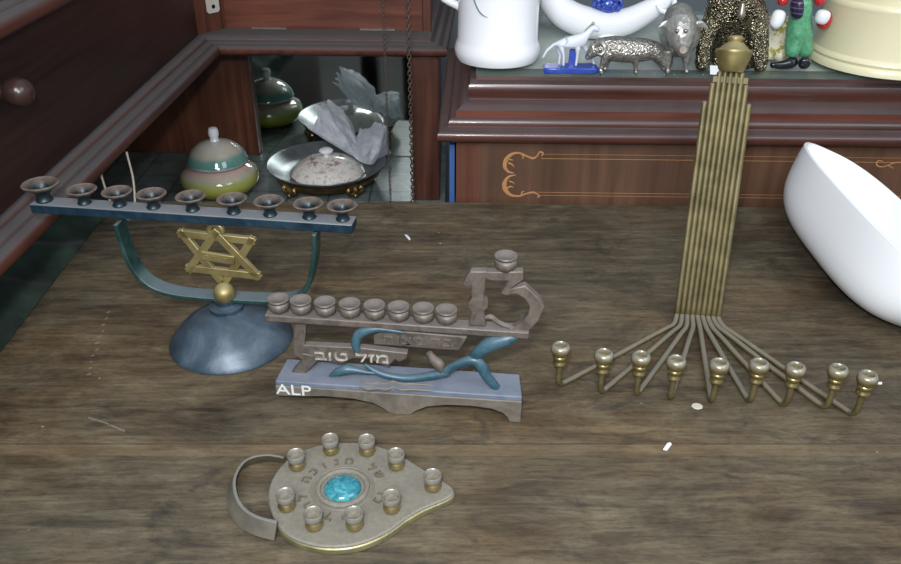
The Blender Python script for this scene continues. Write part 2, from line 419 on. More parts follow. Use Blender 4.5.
def bagm():
    m = Mat('milky_plastic_bag'); n = m.N; tr = n.new('ShaderNodeBsdfTransparent'); tl = n.new('ShaderNodeBsdfTranslucent'); ad = n.new('ShaderNodeMixShader'); mx = n.new('ShaderNodeMixShader')
    m.set('Base Color', srgb(232, 235, 242)).set('Roughness', 0.3); tl.inputs[0].default_value = srgb(228, 232, 240); tr.inputs[0].default_value = (0.93, 0.95, 0.97, 1)
    ad.inputs[0].default_value = 0.4; m.L.new(m.b.outputs[0], ad.inputs[1]); m.L.new(tl.outputs[0], ad.inputs[2])
    m.L.new(m.ramp(m.noise(45, 5), [(0.3, G(0.55)), (0.7, G(0.9))]), mx.inputs[0]); m.L.new(tr.outputs[0], mx.inputs[1]); m.L.new(ad.outputs[0], mx.inputs[2])
    m.L.new(mx.outputs[0], n['Material Output'].inputs[0]); m.bump(m.noise(130, 5, None, 0.6, 1.5), 0.5, 0.002); return m.m
M['bag'] = bagm()
def jarbody():
    m = Mat('lustre_yellow_green_glaze'); z = m.sep()[2]; nz = m.noise(45, 4)
    zz = m.math('MULTIPLY', m.math('ADD', z, m.math('MULTIPLY', m.math('SUBTRACT', nz, 0.5), 0.012)), 1 / (0.04 * KD))
    m.set('Base Color', m.ramp(zz, [(0.0, srgb(150, 146, 52)[:3]), (0.36, srgb(166, 166, 70)[:3]), (0.54, srgb(158, 162, 96)[:3]), (0.68, srgb(172, 172, 150)[:3]), (0.80, srgb(206, 170, 164)[:3])])).set('Roughness', 0.12).set('Coat Weight', 0.7); return m.m
M['jarbody'] = jarbody()
def jarlid():
    m = Mat('lustre_turquoise_glaze'); z = m.sep()[2]; zz = m.math('MULTIPLY', m.math('SUBTRACT', z, 0.036 * KD), 1 / (0.022 * KD))
    zz = m.math('ADD', zz, m.math('MULTIPLY', m.math('SUBTRACT', m.noise(60, 3), 0.5), 0.2))
    m.set('Base Color', m.ramp(zz, [(0.0, srgb(190, 206, 200)[:3]), (0.10, srgb(92, 138, 130)[:3]), (0.42, srgb(106, 148, 138)[:3]), (0.60, srgb(182, 176, 160)[:3]), (0.95, srgb(206, 200, 188)[:3])])).set('Roughness', 0.1).set('Coat Weight', 0.8); return m.m
M['jarlid'] = jarlid()
def lace():
    m = Mat('flowered_porcelain'); xyz = m.sep(); nz = m.noise(130, 4, None, 0.6, 1.0)
    r = m.math('SQRT', m.math('ADD', m.math('POWER', xyz[0], 2.0), m.math('POWER', xyz[1], 2.0)))
    col = m.ramp(nz, [(0.34, srgb(176, 168, 160)[:3]), (0.46, srgb(222, 218, 210)[:3])])
    ring = m.ramp(m.math('MULTIPLY', r, 22.0 / KD), [(0.2, G(0)), (0.34, G(1)), (0.46, G(1)), (0.6, G(0))])
    fl = m.math('MULTIPLY', ring, m.ramp(m.noise(85, 2), [(0.5, G(0)), (0.58, G(1))]))
    col = m.mix(m.math('MULTIPLY', fl, 0.75), col, srgb(150, 92, 96)); m.set('Base Color', col).set('Roughness', 0.15).set('Coat Weight', 0.5); return m.m
M['lace'] = lace()
M['gallery'] = brass('tarnished_gilt_gallery', srgb(170, 146, 96), srgb(92, 74, 48), 0.38, amt=0.15)
M['bluecard'] = simple('blue_board', srgb(52, 92, 150), 0.6, 0, 0.15, 30)
M['cord'] = simple('pale_string', srgb(176, 166, 148), 0.8, 0, 0.2, 200)
M['paper'] = simple('white_paper', srgb(222, 224, 226), 0.7, 0, 0.05, 80)
M['fgreen'] = simple('green_glitter_glaze', srgb(96, 172, 128), 0.3, 0, 0.45, 260, coat=0.4, bump=0.6)
M['fstripe'] = None
def stripe():
    m = Mat('striped_dark_knit'); z = m.sep()[2]; f = m.math('FRACT', m.math('MULTIPLY', z, 190.0))
    m.set('Base Color', m.ramp(f, [(0.0, srgb(36, 34, 58)[:3]), (0.62, srgb(36, 34, 58)[:3]), (0.72, srgb(110, 92, 128)[:3]), (0.95, srgb(36, 34, 58)[:3])])).set('Roughness', 0.35); return m.m
M['fstripe'] = stripe()
M['fred'] = simple('red_glaze', srgb(188, 34, 40), 0.25, 0, 0.2, 80, coat=0.4)
M['fwhite'] = simple('white_glaze', srgb(228, 232, 236), 0.25, 0, 0.05, 80)
M['fblack'] = simple('black_glaze', srgb(24, 24, 34), 0.1, 0, 0.2, 80, coat=0.6)
M['fskin'] = simple('painted_face', srgb(220, 178, 150), 0.4, 0, 0.08, 60)
def giltbox():
    m = Mat('cream_gold_flecked'); nz = m.noise(160, 3)
    m.set('Base Color', m.ramp(nz, [(0.5, srgb(222, 218, 196)[:3]), (0.58, srgb(168, 160, 70)[:3])])).set('Roughness', 0.35); return m.m
M['gilt'] = giltbox()

# ------------------------------------------------------------------ setting
b = BM(); box(b, -2.0, 2.2, -1.6, 2.0, -0.80, -0.75); struct(obj('floor', b, M['floor']))
b = BM(); box(b, -2.0, 2.2, 1.75, 1.80, -0.75, 1.9); struct(obj('wall_back', b, M['room']))
b = BM(); box(b, -2.0, -1.95, -1.6, 1.75, -0.75, 1.9); struct(obj('wall_left', b, M['room']))

# ------------------------------------------------------------------ table
t = thing('table', 'large worn brown wooden table top carrying the four hanukkah lamps', 'table', TABLE_C)
b = BM(); prism(b, [(-0.345, 0.10, -0.028), (0.88, 0.10, -0.028), (0.88, 0.79, -0.028), (0.0, 0.8235, -0.028), (-0.365, 0.8235, -0.028), (-0.363, 0.70, -0.028)], (0, 0, 0.028))
obj('tabletop', b, M['table'], t, bevel=0.002)
b = BM(); box(b, -0.30, 0.84, 0.15, 0.76, -0.09, -0.028); obj('apron', b, M['mahd'], t)
rnd = random.Random(11)
def dash(u0, v0, u1, v1, w):
    p, q = atz(u0, v0), atz(u1, v1); d = (q - p).normalized(); n_ = Vector((-d.y, d.x, 0)) * w
    b = BM(); prism(b, [p + n_ * 0.4, p - n_ * 0.3, q - n_ * 0.5, q + n_ * 0.3], (0, 0, 0.00025)); o = obj('chalk_mark', b, M['chalk'], t); o['label'] = 'pale chalky scratch'
dash(88, 417.5, 112, 425, 0.0012); dash(108, 424.5, 125, 431, 0.0020)
for k in range(11):
    f_ = k / 10; u, v = 107 - 20 * f_ + rnd.uniform(-2, 2), 313 + 62 * f_; ln = rnd.uniform(1.5, 4.5); dash(u, v, u + ln, v - ln * 0.5, rnd.uniform(0.0012, 0.0024))
for x in (-0.29, 0.80):
    for y in (0.16, 0.72):
        b = BM(); box(b, x, x + 0.04, y, y + 0.04, -0.75, -0.028); obj('leg', b, M['mahd'], t, bevel=0.003)

before = set(bpy.data.objects)
# ------------------------------------------------------------------ left / back dresser with mirrored niche
D = thing('dresser', 'dark mahogany dresser with a knobbed drawer and a mirrored niche at left', 'dresser', (-0.4, 1.0, -0.415))
def miry(x): return 0.952 - 0.061 * (x + 0.05)
# niche floor (L shaped slab)
b = BM(); prism(b, [(-0.80, 0.05, -0.025), (-0.372, 0.05, -0.025), (-0.372, 0.8265, -0.025), (-0.006, 0.8265, -0.025), (-0.006, 1.02, -0.025), (-0.80, 1.02, -0.025)], (0, 0, 0.024)); obj('shelf', b, M['marble'], D)
b = BM(); box(b, -0.80, -0.40, 0.10, 1.02, -0.415, -0.026); box(b, -0.40, -0.012, 0.86, 1.02, -0.415, -0.026); obj('base_cabinet', b, M['mahd'], D)
# back of niche: wood, then mirror
b = BM(); prism(b, [(-0.80, miry(-0.8), 0), (-0.236, miry(-0.236) - 0.002, 0), (-0.236, miry(-0.236) + 0.03, 0), (-0.80, miry(-0.8) + 0.03, 0)], (0, 0, 0.157)); obj('back_panel', b, M['back'], D)
b = BM(); prism(b, [(-0.236, miry(-0.236) + 0.004, 0), (-0.012, miry(-0.012) + 0.004, 0), (-0.012, miry(-0.012) + 0.01, 0), (-0.236, miry(-0.236) + 0.01, 0)], (0, 0, 0.157)); obj('mirror', b, M['mirror'], D)
b = BM(); prism(b, [(-0.2385, miry(-0.2385) - 0.004, 0), (-0.2345, miry(-0.2345) - 0.004, 0), (-0.2345, miry(-0.2345) + 0.006, 0), (-0.2385, miry(-0.2385) + 0.006, 0)], (0, 0, 0.157)); obj('mirror_bead', b, M['mahv'], D)
# right front post and side
b = BM(); box(b, -0.0405, -0.0115, 0.829, 0.858, -0.001, 0.1565); obj('corner_post', b, M['mahv'], D, bevel=0.0015)
b = BM(); box(b, -0.020, -0.0115, 0.858, 1.02, -0.001, 0.1565); obj('side_panel', b, M['mahd'], D)
b = BM(); box(b, -0.80, -0.78, 0.05, 1.0, -0.001, 0.1565); obj('side_panel', b, M['mahd'], D)
# ledge moulding: section swept round the inside corner
nose = [Vector((-0.2485, 0.05)), Vector((-0.230, 0.830)), Vector((-0.0035, 0.8215)), Vector((0.006, 1.02))]
sec = [(0.06, 0.1565), (0.004, 0.1565), (0.001, 0.1575), (0.0, 0.160), (0.0, 0.1645), (0.0015, 0.1668), (0.005, 0.1675), (0.0062, 0.1662), (0.0085, 0.1662), (0.0095, 0.1682), (0.0135, 0.1692), (0.0150, 0.1678), (0.0165, 0.1678), (0.0175, 0.1715), (0.021, 0.1735), (0.06, 0.1735)]
def sweep(bm, path, sec, left=True):
    nrm = []
    for a, c in zip(path, path[1:]):
        d = (c - a).normalized(); nrm.append(Vector((-d.y, d.x)))
    rings = []
    for i, p in enumerate(path):
        if i == 0: mvec = nrm[0]
        elif i == len(path) - 1: mvec = nrm[-1]
        else: n1, n2 = nrm[i - 1], nrm[i]; mvec = (n1 + n2) / (1 + n1.dot(n2))
        rings.append([bm.verts.new((p.x + mvec.x * d, p.y + mvec.y * d, z)) for d, z in sec])
    n = len(sec)
    for A, B in zip(rings, rings[1:]):
        for k in range(n): j = (k + 1) % n; bm.faces.new((A[k], A[j], B[j], B[k]))
    bm.faces.new(rings[0]); bm.faces.new(list(reversed(rings[-1]))); return bm
b = BM(); sweep(b, nose, sec); obj('ledge_moulding', b, M['ledge'], D, sharp=50)
# board closing the ledge behind the moulding
b = BM(); prism(b, [(-0.79, 0.05, 0.158), (-0.292, 0.05, 0.158), (-0.285, 0.88, 0.158), (-0.06, 0.872, 0.158), (-0.06, 1.02, 0.158), (-0.79, 1.02, 0.158)], (0, 0, 0.0145)); obj('ledge_board', b, M['mahd'], D)
# drawer case at left and its front
b = BM(); prism(b, [(-0.79, 0.05, 0.172), (-0.266, 0.05, 0.172), (-0.262, 0.90, 0.172), (-0.79, 0.90, 0.172)], (0, 0, 0.086)); obj('drawer_case', b, M['mahd'], D)
b = BM(); prism(b, [(-0.266, 0.12, 0.1745), (-0.2585, 0.12, 0.1745), (-0.2525, 0.842, 0.1745), (-0.262, 0.842, 0.1745)], (0, 0, 0.090)); dr = obj('drawer', b, M['mahd'], D, bevel=0.001)
kc = aty(16, 92, 0.458); kx = -0.2555
b = BM(); lathe(b, [(0.0, 0.0), (0.0075, 0.0), (0.0068, 0.003), (0.0046, 0.005), (0.0046, 0.008), (0.0052, 0.0085), (0.0072, 0.0105), (0.0083, 0.0140), (0.0083, 0.0170), (0.0070, 0.0205), (0.0042, 0.0230), (0, 0.0238)], (kx - 0.0035, kc.y, kc.z), 24, Matrix.Rotation(R(90), 3, 'Y')); obj('knob', b, M['knob'], dr)
nose2 = [Vector((-0.2425, 0.05)), Vector((-0.2405, 0.845)), Vector((-0.235, 0.868))]
sec2 = [(d * 1.25, 0.2660 + (z - 0.1565) * 1.0) for d, z in sec[1:-1]] + [(0.030, 0.2830), (0.030, 0.2660)]
b = BM(); sweep(b, nose2[:2], sec2); obj('top_moulding', b, M['ledge'], D, sharp=50)
b = BM(); box(b, -0.79, -0.272, 0.05, 0.90, 0.258, 0.2815); obj('top_board', b, M['mahd'], D)
# diagonal corner stile, upper panel, right stile
b = BM(); prism(b, [(-0.2545, 0.845, 0.170), (-0.2315, 0.875, 0.170), (-0.240, 0.90, 0.170), (-0.275, 0.86, 0.170)], (0, 0, 0.27)); cs = obj('corner_stile', b, M['mahv'], D)
pA, pB = Vector((-0.2315, 0.8745)), Vector((-0.0205, 0.8635))
b = BM(); prism(b, [(pA.x, pA.y, 0.1715), (pB.x, pB.y, 0.1715), (pB.x, 1.0, 0.1715), (pA.x, 1.0, 0.1715)], (0, 0, 0.27)); obj('upper_panel', b, M['mah'], D)
b = BM(); prism(b, [(-0.0285, 0.8615, 0.1715), (-0.0195, 0.861, 0.1715), (-0.0195, 0.8665, 0.1715), (-0.0285, 0.867, 0.1715)], (0, 0, 0.27)); obj('panel_bead', b, M['mahv'], D, bevel=0.001)
for x in (-0.205, -0.093):
    y = pA.y + (pB.y - pA.y) * (x - pA.x) / (pB.x - pA.x)
    b = BM(); bar(b, (x, y - 0.0012, 0.1742), (x + 0.036, y - 0.0030, 0.1742), (0, 0, 1), 0.0024, 0.0016); o = obj('hinge', b, M['steel'], D); o['label'] = 'thin pale metal hinge strip'
# ivory plate with two holes on the corner stile
e1 = Vector((0.023, 0.030, 0)).normalized(); en = Vector((0.030, -0.023, 0)).normalized()
pc = atp(211.5, 1, (-0.2545, 0.845, 0.2), en)
b = BM(); ww, hh = 0.0078, 0.0115
out = [pc + e1 * x + Vector((0, 0, z)) for x, z in [(-ww + .002, -hh), (ww - .002, -hh), (ww, -hh + .002), (ww, hh - .002), (ww - .002, hh), (-ww + .002, hh), (-ww, hh - .002), (-ww, -hh + .002)]]
prism(b, out, en * 0.0016); pl = obj('key_plate', b, M['ivory'], cs, bevel=0.0004); pl['label'] = 'ivory key plate with two holes'
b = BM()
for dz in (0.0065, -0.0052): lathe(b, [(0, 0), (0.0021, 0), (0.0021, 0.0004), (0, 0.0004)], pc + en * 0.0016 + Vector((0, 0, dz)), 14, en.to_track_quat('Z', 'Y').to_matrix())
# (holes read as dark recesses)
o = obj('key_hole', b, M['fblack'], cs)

resize(before, KD, ZD)

# ------------------------------------------------------------------ right cabinet with glass top
YAW = R(-1.8)
U = Vector((math.cos(YAW), math.sin(YAW), 0)); V = Vector((-math.sin(YAW), math.cos(YAW), 0)); O = Vector((0.006, 0.828, 0))
def L(u, v, z): return O + U * u + V * v + Vector((0, 0, z))
K = thing('cabinet', 'inlaid mahogany cabinet with stepped cornice under the glass top', 'cabinet', (0.5, 0.97, -0.75))
LEN, DEP = 1.0, 0.31
b = BM(); prism(b, [L(0, 0, -0.75), L(LEN, 0, -0.75), L(LEN, DEP, -0.75), L(0, DEP, -0.75)], (0, 0, 0.82)); obj('body', b, M['panel'], K)
b = BM(); prism(b, [L(0.0, -0.0012, -0.75), L(0.026, -0.0012, -0.75), L(0.026, 0.004, -0.75), L(0.0, 0.004, -0.75)], (0, 0, 0.815)); obj('stile', b, M['mahv'], K)
rows = [(77, -.0205), (80.5, -.0200), (82.5, -.0170), (85, -.0135), (89, -.0118), (94, -.0118), (98, -.0135), (100, -.0130), (103, -.0085), (109, -.0030), (111.5, -.0006), (118, .0000), (119.5, .0045), (121.5, .0068), (125, .0082), (127, .0080), (129, .0098), (131, .0122), (133, .0160), (136, .0186), (139, .0192), (142, .0182), (143.3, .0140), (143.8, .0)]
prof = []
for r, o_ in rows:
    # height of this step of the cornice at the cabinet's left end
    n = V; p = atp(560, r, L(0, -o_, 0), n); prof.append((o_, p.z))
ZT = prof[0][1]
b = BM(); rings = []
for a, s in ((0, -1), (1, 1)): pass
pathc = [(-1, DEP), (-1, 0), (1, 0), (1, DEP)]
for sx, vv in pathc:
    ring = []
    for o_, z in prof + [(-0.05, prof[-1][1]), (-0.05, ZT)]:
        u = (-o_ if sx < 0 else LEN + o_); v = (-o_ if vv == 0 else DEP); ring.append(b.verts.new(L(u, v, z)))
    rings.append(ring)
for A, B in zip(rings, rings[1:]):
    n = len(A)
    for k in range(n): j = (k + 1) % n; b.faces.new((A[k], A[j], B[j], B[k]))
b.faces.new(rings[0]); b.faces.new(list(reversed(rings[-1])))
obj('cornice', b, M['ledge2'], K, sharp=40)
z1, z2 = [p.z for p in (atp(560, 111.8, L(0, 0, 0), V), atp(560, 118.4, L(0, 0, 0), V))]
b = BM(); prism(b, [L(-0.0006, -0.0012, z2), L(LEN, -0.0012, z2), L(LEN, 0.004, z2), L(-0.0006, 0.004, z2)], (0, 0, z1 - z2)); obj('fascia', b, M['mah'], K)
b = BM(); prism(b, [L(0.022, 0.022, 0.06), L(LEN - .022, 0.022, 0.06), L(LEN - .022, DEP, 0.06), L(0.022, DEP, 0.06)], (0, 0, ZT - 0.0605)); obj('top_board', b, M['topboard'], K)
# inlaid scroll and stringing
def inl(u_, v_): return atp(440 + u_ / 4.34, 80 + v_ / 4.34, L(0, -0.0002, 0), V)
b = BM()
for pts, w in [([(440, 330), (447, 318), (432, 312), (424, 326), (405, 340), (375, 330), (345, 317), (312, 322), (288, 345), (281, 375), (296, 398), (322, 404)], [2, 5, 4, 4, 6, 5, 5, 8, 12, 10, 6, 2]),
               ([(330, 412), (298, 420), (280, 448), (284, 478), (308, 500), (345, 504), (372, 494), (404, 488), (420, 494), (432, 506), (420, 508)], [2, 6, 11, 12, 8, 5, 5, 6, 4, 4, 2]),
               ([(352, 320), (362, 330), (358, 342)], [4, 4, 2]), ([(296, 360), (312, 366), (322, 378)], [5, 4, 2]), ([(290, 470), (306, 462), (318, 466)], [5, 4, 2]), ([(352, 502), (356, 488), (366, 482)], [4, 4, 2]),
               ([(300, 345), (318, 348)], [4, 2]), ([(300, 440), (316, 444), (322, 452)], [4, 3, 2])]:
    tube(b, [inl(*p) for p in pts], [x * 0.00021 for x in w], 8, 3, (V, 0.15))
for va in (322, 341): tube(b, [inl(450 if va < 330 else 440, va), L(0.90, -0.0002, inl(600, va).z)], 0.0002 if va < 330 else 0.0003, 6, 0, (V, 0.3))
for va in (487, 500): tube(b, [inl(425, va), L(0.90, -0.0002, inl(600, va).z)], 0.00025, 6, 0, (V, 0.3))
def inr(u_, v_): return atp(820 + u_ / 7.05, 130 + v_ / 7.05, L(0, -0.0002, 0), V)
tube(b, [inr(*p) for p in [(445, 222), (415, 216), (398, 232), (408, 254), (440, 260), (480, 248), (520, 232), (570, 228), (640, 236), (700, 226)]], [0.0004, 0.0006, 0.0008, 0.0008, 0.0006, 0.0006, 0.0007, 0.0006, 0.0005, 0.0003], 8, 3, (V, 0.15))
tube(b, [inr(*p) for p in [(480, 250), (505, 262), (518, 272)]], [0.0006, 0.0005, 0.0002], 8, 3, (V, 0.15))
o = obj('inlay', b, M['inlay'], K); o['label'] = 'light tan inlaid scroll and string lines'

b = BM(); prism(b, [L(0.0195, 0.0195, ZT + 0.0002), L(LEN - .02, 0.0195, ZT + 0.0002), L(LEN - .02, DEP, ZT + 0.0002), L(0.0195, DEP, ZT + 0.0002)], (0, 0, 0.0042))
tag(obj('glass_sheet', b, M['glass'], None, loc=L(0.3, 0.1, ZT), bevel=0.0004), 'sheet of green-edged glass lying on the inlaid cabinet under the ornaments', 'glass top')
ZG = ZT + 0.0046

b = BM(); prism(b, [L(-0.0072, 0.004, -0.022), L(-0.0018, 0.004, -0.022), L(-0.0018, 0.14, -0.022), L(-0.0072, 0.14, -0.022)], (0, 0, 0.084))
tag(obj('blue_board', b, M['bluecard'], None, loc=L(-0.004, 0.03, -0.022)), 'narrow blue board wedged between the dresser post and the inlaid cabinet', 'board')

# ------------------------------------------------------------------ green cloth heaped on the left shelf
b = BM(); nx, ny = 70, 90; grid = []
for i in range(nx + 1):
    row = []
    for j in range(ny + 1):
        s, q = i / nx * 2 - 1, j / ny * 2 - 1
        x = -0.625 + 0.185 * s; y = 0.80 + 0.36 * q
        rim = max(0.0, 1 - max(abs(s), abs(q)) ** 4)
        z = 0.055 * rim + 0.014 * math.sin(26 * x + 17 * y + 2 * math.sin(9 * y)) * rim + 0.008 * math.sin(55 * y - 38 * x) * rim
        row.append(b.verts.new((x + 0.012 * math.sin(14 * y), y, ZD + 0.0012 + max(z, 0.0))))
    grid.append(row)
for i in range(nx):
    for j in range(ny): b.faces.new((grid[i][j], grid[i + 1][j], grid[i + 1][j + 1], grid[i][j + 1]))
o = obj('cloth', b, M['cloth'], None, loc=(-0.62, 0.8, ZD), sharp=180)
m_ = o.modifiers.new('thick', 'SOLIDIFY'); m_.thickness = 0.0012; m_.offset = 1
tag(o, 'dark green cloth heaped on the dresser shelf below the drawer, beyond the table edge', 'cloth')

before = set(bpy.data.objects)
# pale string looping under the ledge
pa, pb = atz(126.5, 152, 0.1562), atz(103, 170, 0.1562)
b = BM(); mid = (pa + pb) / 2
tube(b, [pa, pa + Vector((0.0005, 0, -0.025)), mid + Vector((0.004, 0, -0.046)), pb + Vector((0.002, 0.0, -0.03)), pb + Vector((-0.002, 0, -0.006)), pb], 0.0008, 8, 4)
tag(obj('string', b, M['cord'], None, loc=pa), 'loop of pale string hanging under the ledge at left', 'string')

# ------------------------------------------------------------------ covered jar in the niche
JC = Vector((0, 0, 0)); q = atz(222, 190.5, -0.001); JC = Vector((q.x, q.y, -0.001))
J = thing('covered_jar', 'squat lustre-glazed covered jar, yellow green with turquoise lid, in front of dresser back', 'jar', JC)
jz = lambda prof: [(r, z * 1.10) for r, z in prof]
b = BM(); lathe(b, jz([(0, 0.0), (0.026, 0.0), (0.029, 0.002), (0.038, 0.006), (0.0425, 0.0125), (0.0432, 0.018), (0.0405, 0.0240), (0.033, 0.0280), (0.0255, 0.0300), (0.0245, 0.0350), (0.0225, 0.0350), (0.0225, 0.0310), (0.034, 0.024), (0.038, 0.016), (0.03, 0.006), (0, 0.004)]), JC, 40)
o = obj('body', b, M['jarbody'], J)
b = BM(); lathe(b, jz([(0, 0.0345), (0.024, 0.0345), (0.0325, 0.0322), (0.0335, 0.0342), (0.031, 0.040), (0.026, 0.0458), (0.018, 0.0510), (0.009, 0.0538), (0, 0.0542)]), JC, 40); ld = obj('lid', b, M['jarlid'], J)
b = BM(); lathe(b, jz([(0, 0.0530), (0.0055, 0.0537), (0.0042, 0.0560), (0.0054, 0.0590), (0.0058, 0.0625), (0.0046, 0.0665), (0, 0.0680)]), JC, 20); obj('finial', b, M['white'], ld)

# ------------------------------------------------------------------ silver dish with gilt gallery, flowered cover, plastic bag
PC = Vector((-0.1405, 0.881, -0.001))
P_ = thing('footed_dish', 'round dark silver dish on ornate gilt feet in front of the mirror', 'dish', PC)
b = BM(); lathe(b, [(0, 0.012), (0.042, 0.012), (0.053, 0.0155), (0.0635, 0.0235), (0.0665, 0.0245), (0.0668, 0.0236), (0.0642, 0.0215), (0.054, 0.0125), (0.043, 0.0095), (0, 0.0095)], PC, 56); obj('bowl', b, M['plate'], P_)
b = BM(); prof_g = [(0.052, 0.0128), (0.060, 0.0170), (0.0615, 0.0175), (0.0615, 0.0155), (0.0535, 0.0105), (0.050, 0.0088), (0.048, 0.0090)]
lathe(b, [(0.044, 0.0094), (0.056, 0.0088), (0.0585, 0.0105), (0.0600, 0.0160), (0.0590, 0.0162), (0.055, 0.0120), (0.044, 0.0100)], PC, 56); gl = obj('gallery', b, M['gallery'], P_)
for ang in (-128, -52, 40, 140):
    c = PC + Vector((math.cos(R(ang)) * 0.055, math.sin(R(ang)) * 0.055, 0)); rd = Vector((math.cos(R(ang)), math.sin(R(ang)), 0)); tg = Vector((-rd.y, rd.x, 0))
    b = BM(); ball(b, c + rd * 0.004 + Vector((0, 0, 0.0032)), 0.0034); tube(b, [c + Vector((0, 0, 0.0135)), c + rd * 0.004 + Vector((0, 0, 0.009)), c + rd * 0.003 + Vector((0, 0, 0.0045))], [0.0028, 0.0034, 0.0024], 8, 3)
    for s in (-1, 1):
        tube(b, [c + rd * 0.004 + Vector((0, 0, 0.0075)), c + tg * s * 0.005 + rd * 0.0045 + Vector((0, 0, 0.0055)), c + tg * s * 0.0095 + rd * 0.004 + Vector((0, 0, 0.0085)), c + tg * s * 0.008 + rd * 0.004 + Vector((0, 0, 0.0125)), c + tg * s * 0.0055 + rd * 0.004 + Vector((0, 0, 0.010))], [0.0018, 0.002, 0.002, 0.0016, 0.001], 8, 3)
        ball(b, c + tg * s * 0.0085 + rd * 0.005 + Vector((0, 0, 0.0105)), 0.0018, n=10)
    obj('foot', b, M['gallery'], P_)
CV = PC + Vector((0.001, -0.004, 0.0122))
cvr = thing('porcelain_cover', 'domed flower-painted porcelain cover with white knob on the silver dish', 'cover', CV)
b = BM(); n = 48; rings = []
dome = [(0.0405, 0.0), (0.0415, 0.0015), (0.0385, 0.0065), (0.032, 0.0125), (0.023, 0.0170), (0.012, 0.0195), (0.006, 0.0202), (0, 0.0204)]
lathe(b, dome, CV, 48)
for v in b.verts:
    d = v.co - CV; r_ = math.hypot(d.x, d.y)
    if r_ > 0.01: k_ = 1 + 0.018 * math.cos(16 * math.atan2(d.y, d.x)); v.co.x = CV.x + d.x * k_; v.co.y = CV.y + d.y * k_
obj('dome', b, M['lace'], cvr)
b = BM(); lathe(b, [(0.0035, 0.019), (0.003, 0.0225), (0.0072, 0.0248), (0.0082, 0.0272), (0.006, 0.0292), (0, 0.0298)], CV, 20); obj('knob', b, M['white'], cvr)

# plastic bag: two crumpled lobes spreading from a pinch
def lobe(bm, root, edge, pleats, amp, seed, nu=46, nv=22, puff=0.015):
    rnd = random.Random(seed); ph = [rnd.uniform(0, 6) for _ in range(6)]
    edge = smooth_path(edge, 12); root = [Vector(p) for p in root]; rt = smooth_path(root, 12) if len(root) > 2 else root
    def samp(pl, t):
        k = t * (len(pl) - 1); i = min(int(k), len(pl) - 2); return pl[i].lerp(pl[i + 1], k - i)
    for side in (1, -1):
        rows_ = []
        for i in range(nu + 1):
            u = i / nu; a = samp(rt, u); c = samp(edge, u); row = []
            for j in range(nv + 1):
                v = j / nv; p = a.lerp(c, v)
                d = (c - a).normalized(); nn = Vector((0.15, -1, 0.35)).normalized()
                w = math.sin(u * math.pi) ** 0.6
                f = amp * (0.25 + v) * (math.sin(pleats * 6.283 * u + ph[0] + 2.2 * v) * 0.6 + math.sin(pleats * 2.3 * 6.283 * u + ph[1] - 3 * v) * 0.3 + math.sin(13 * v + 9 * u + ph[2]) * 0.35)
                cr = Vector((u * 3.1 + seed, v * 2.6, seed * 1.7)); f = f * 0.45 + amp * (1.9 * abs(mnoise.noise(cr)) + 1.1 * abs(mnoise.noise(cr * 2.3)) + 0.5 * mnoise.noise(cr * 6.0) - 0.6)
                p = p + nn * (f * w + side * puff * w * (0.4 + math.sin(v * math.pi)))
                if j == nv: p = p + d * (0.003 * math.sin(u * 23 + ph[3]) + 0.0018 * math.sin(u * 51 + ph[4]))
                row.append(bm.verts.new(p))
            rows_.append(row)
        for i in range(nu):
            for j in range(nv): bm.faces.new((rows_[i][j], rows_[i + 1][j], rows_[i + 1][j + 1], rows_[i][j + 1]))
Z6 = lambda x, y, Y: aty(265 + x / 5.37, 100 + y / 5.37, Y)
b = BM()
lobe(b, [Z6(400, 262, .872), Z6(470, 300, .872), Z6(520, 300, .880), Z6(500, 250, .888)], [Z6(262, 172, .872), Z6(236, 152, .878), Z6(268, 105, .884), Z6(292, 30, .896), Z6(335, 8, .905), Z6(425, 62, .906), Z6(478, 150, .904)], 3.2, 0.0042, 3)
lobe(b, [Z6(470, 300, .866), Z6(520, 335, .864), Z6(575, 345, .870), Z6(600, 320, .88)], [Z6(488, 190, .892), Z6(520, 160, .900), Z6(590, 132, .906), Z6(644, 136, .906), Z6(660, 205, .902), Z6(664, 290, .894)], 2.6, 0.0036, 8)
o = obj('plastic_bag', b, M['bag'], None, loc=PC + Vector((0.03, 0.0, 0.02)), sharp=180)
tag(o, 'crumpled milky plastic bag stuffed behind the porcelain cover on the silver dish', 'bag')

# ------------------------------------------------------------------ hanging chains
def chain(name, pts, lr, wr, label):
    b = BM(); top, bot = pts; d = (bot - top); n = int(d.length / (lr * 1.45)); d.normalize()
    for k in range(n):
        c = top + d * (k * lr * 1.45 + lr); s = Vector((1, 0.3, 0)).normalized() if k % 2 else Vector((-0.3, 1, 0)).normalized()
        tube(b, [c + d * (lr * math.cos(a)) + s * (lr * 0.62 * math.sin(a)) for a in [2 * math.pi * i / 10 for i in range(10)]], wr, 5, 0, closed=True)
    return tag(obj(name, b, M['iron'], None, loc=bot, sharp=180), label, 'chain')
c0 = aty(390.5, 199, 0.815); chain('hanging_chain', (Vector((c0.x, 0.8195, 0.5)), Vector((c0.x, 0.815, 0.001))), 0.0017, 0.00042, 'thin hanging chain in front of the mirror, left of the pair')
c0 = aty(413, 199, 0.812); chain('hanging_chain', (Vector((c0.x - 0.001, 0.8165, 0.5)), Vector((c0.x, 0.812, 0.001))), 0.0028, 0.0007, 'coarser hanging chain in front of the dresser post, right of the pair')

resize(before, KD, ZD)

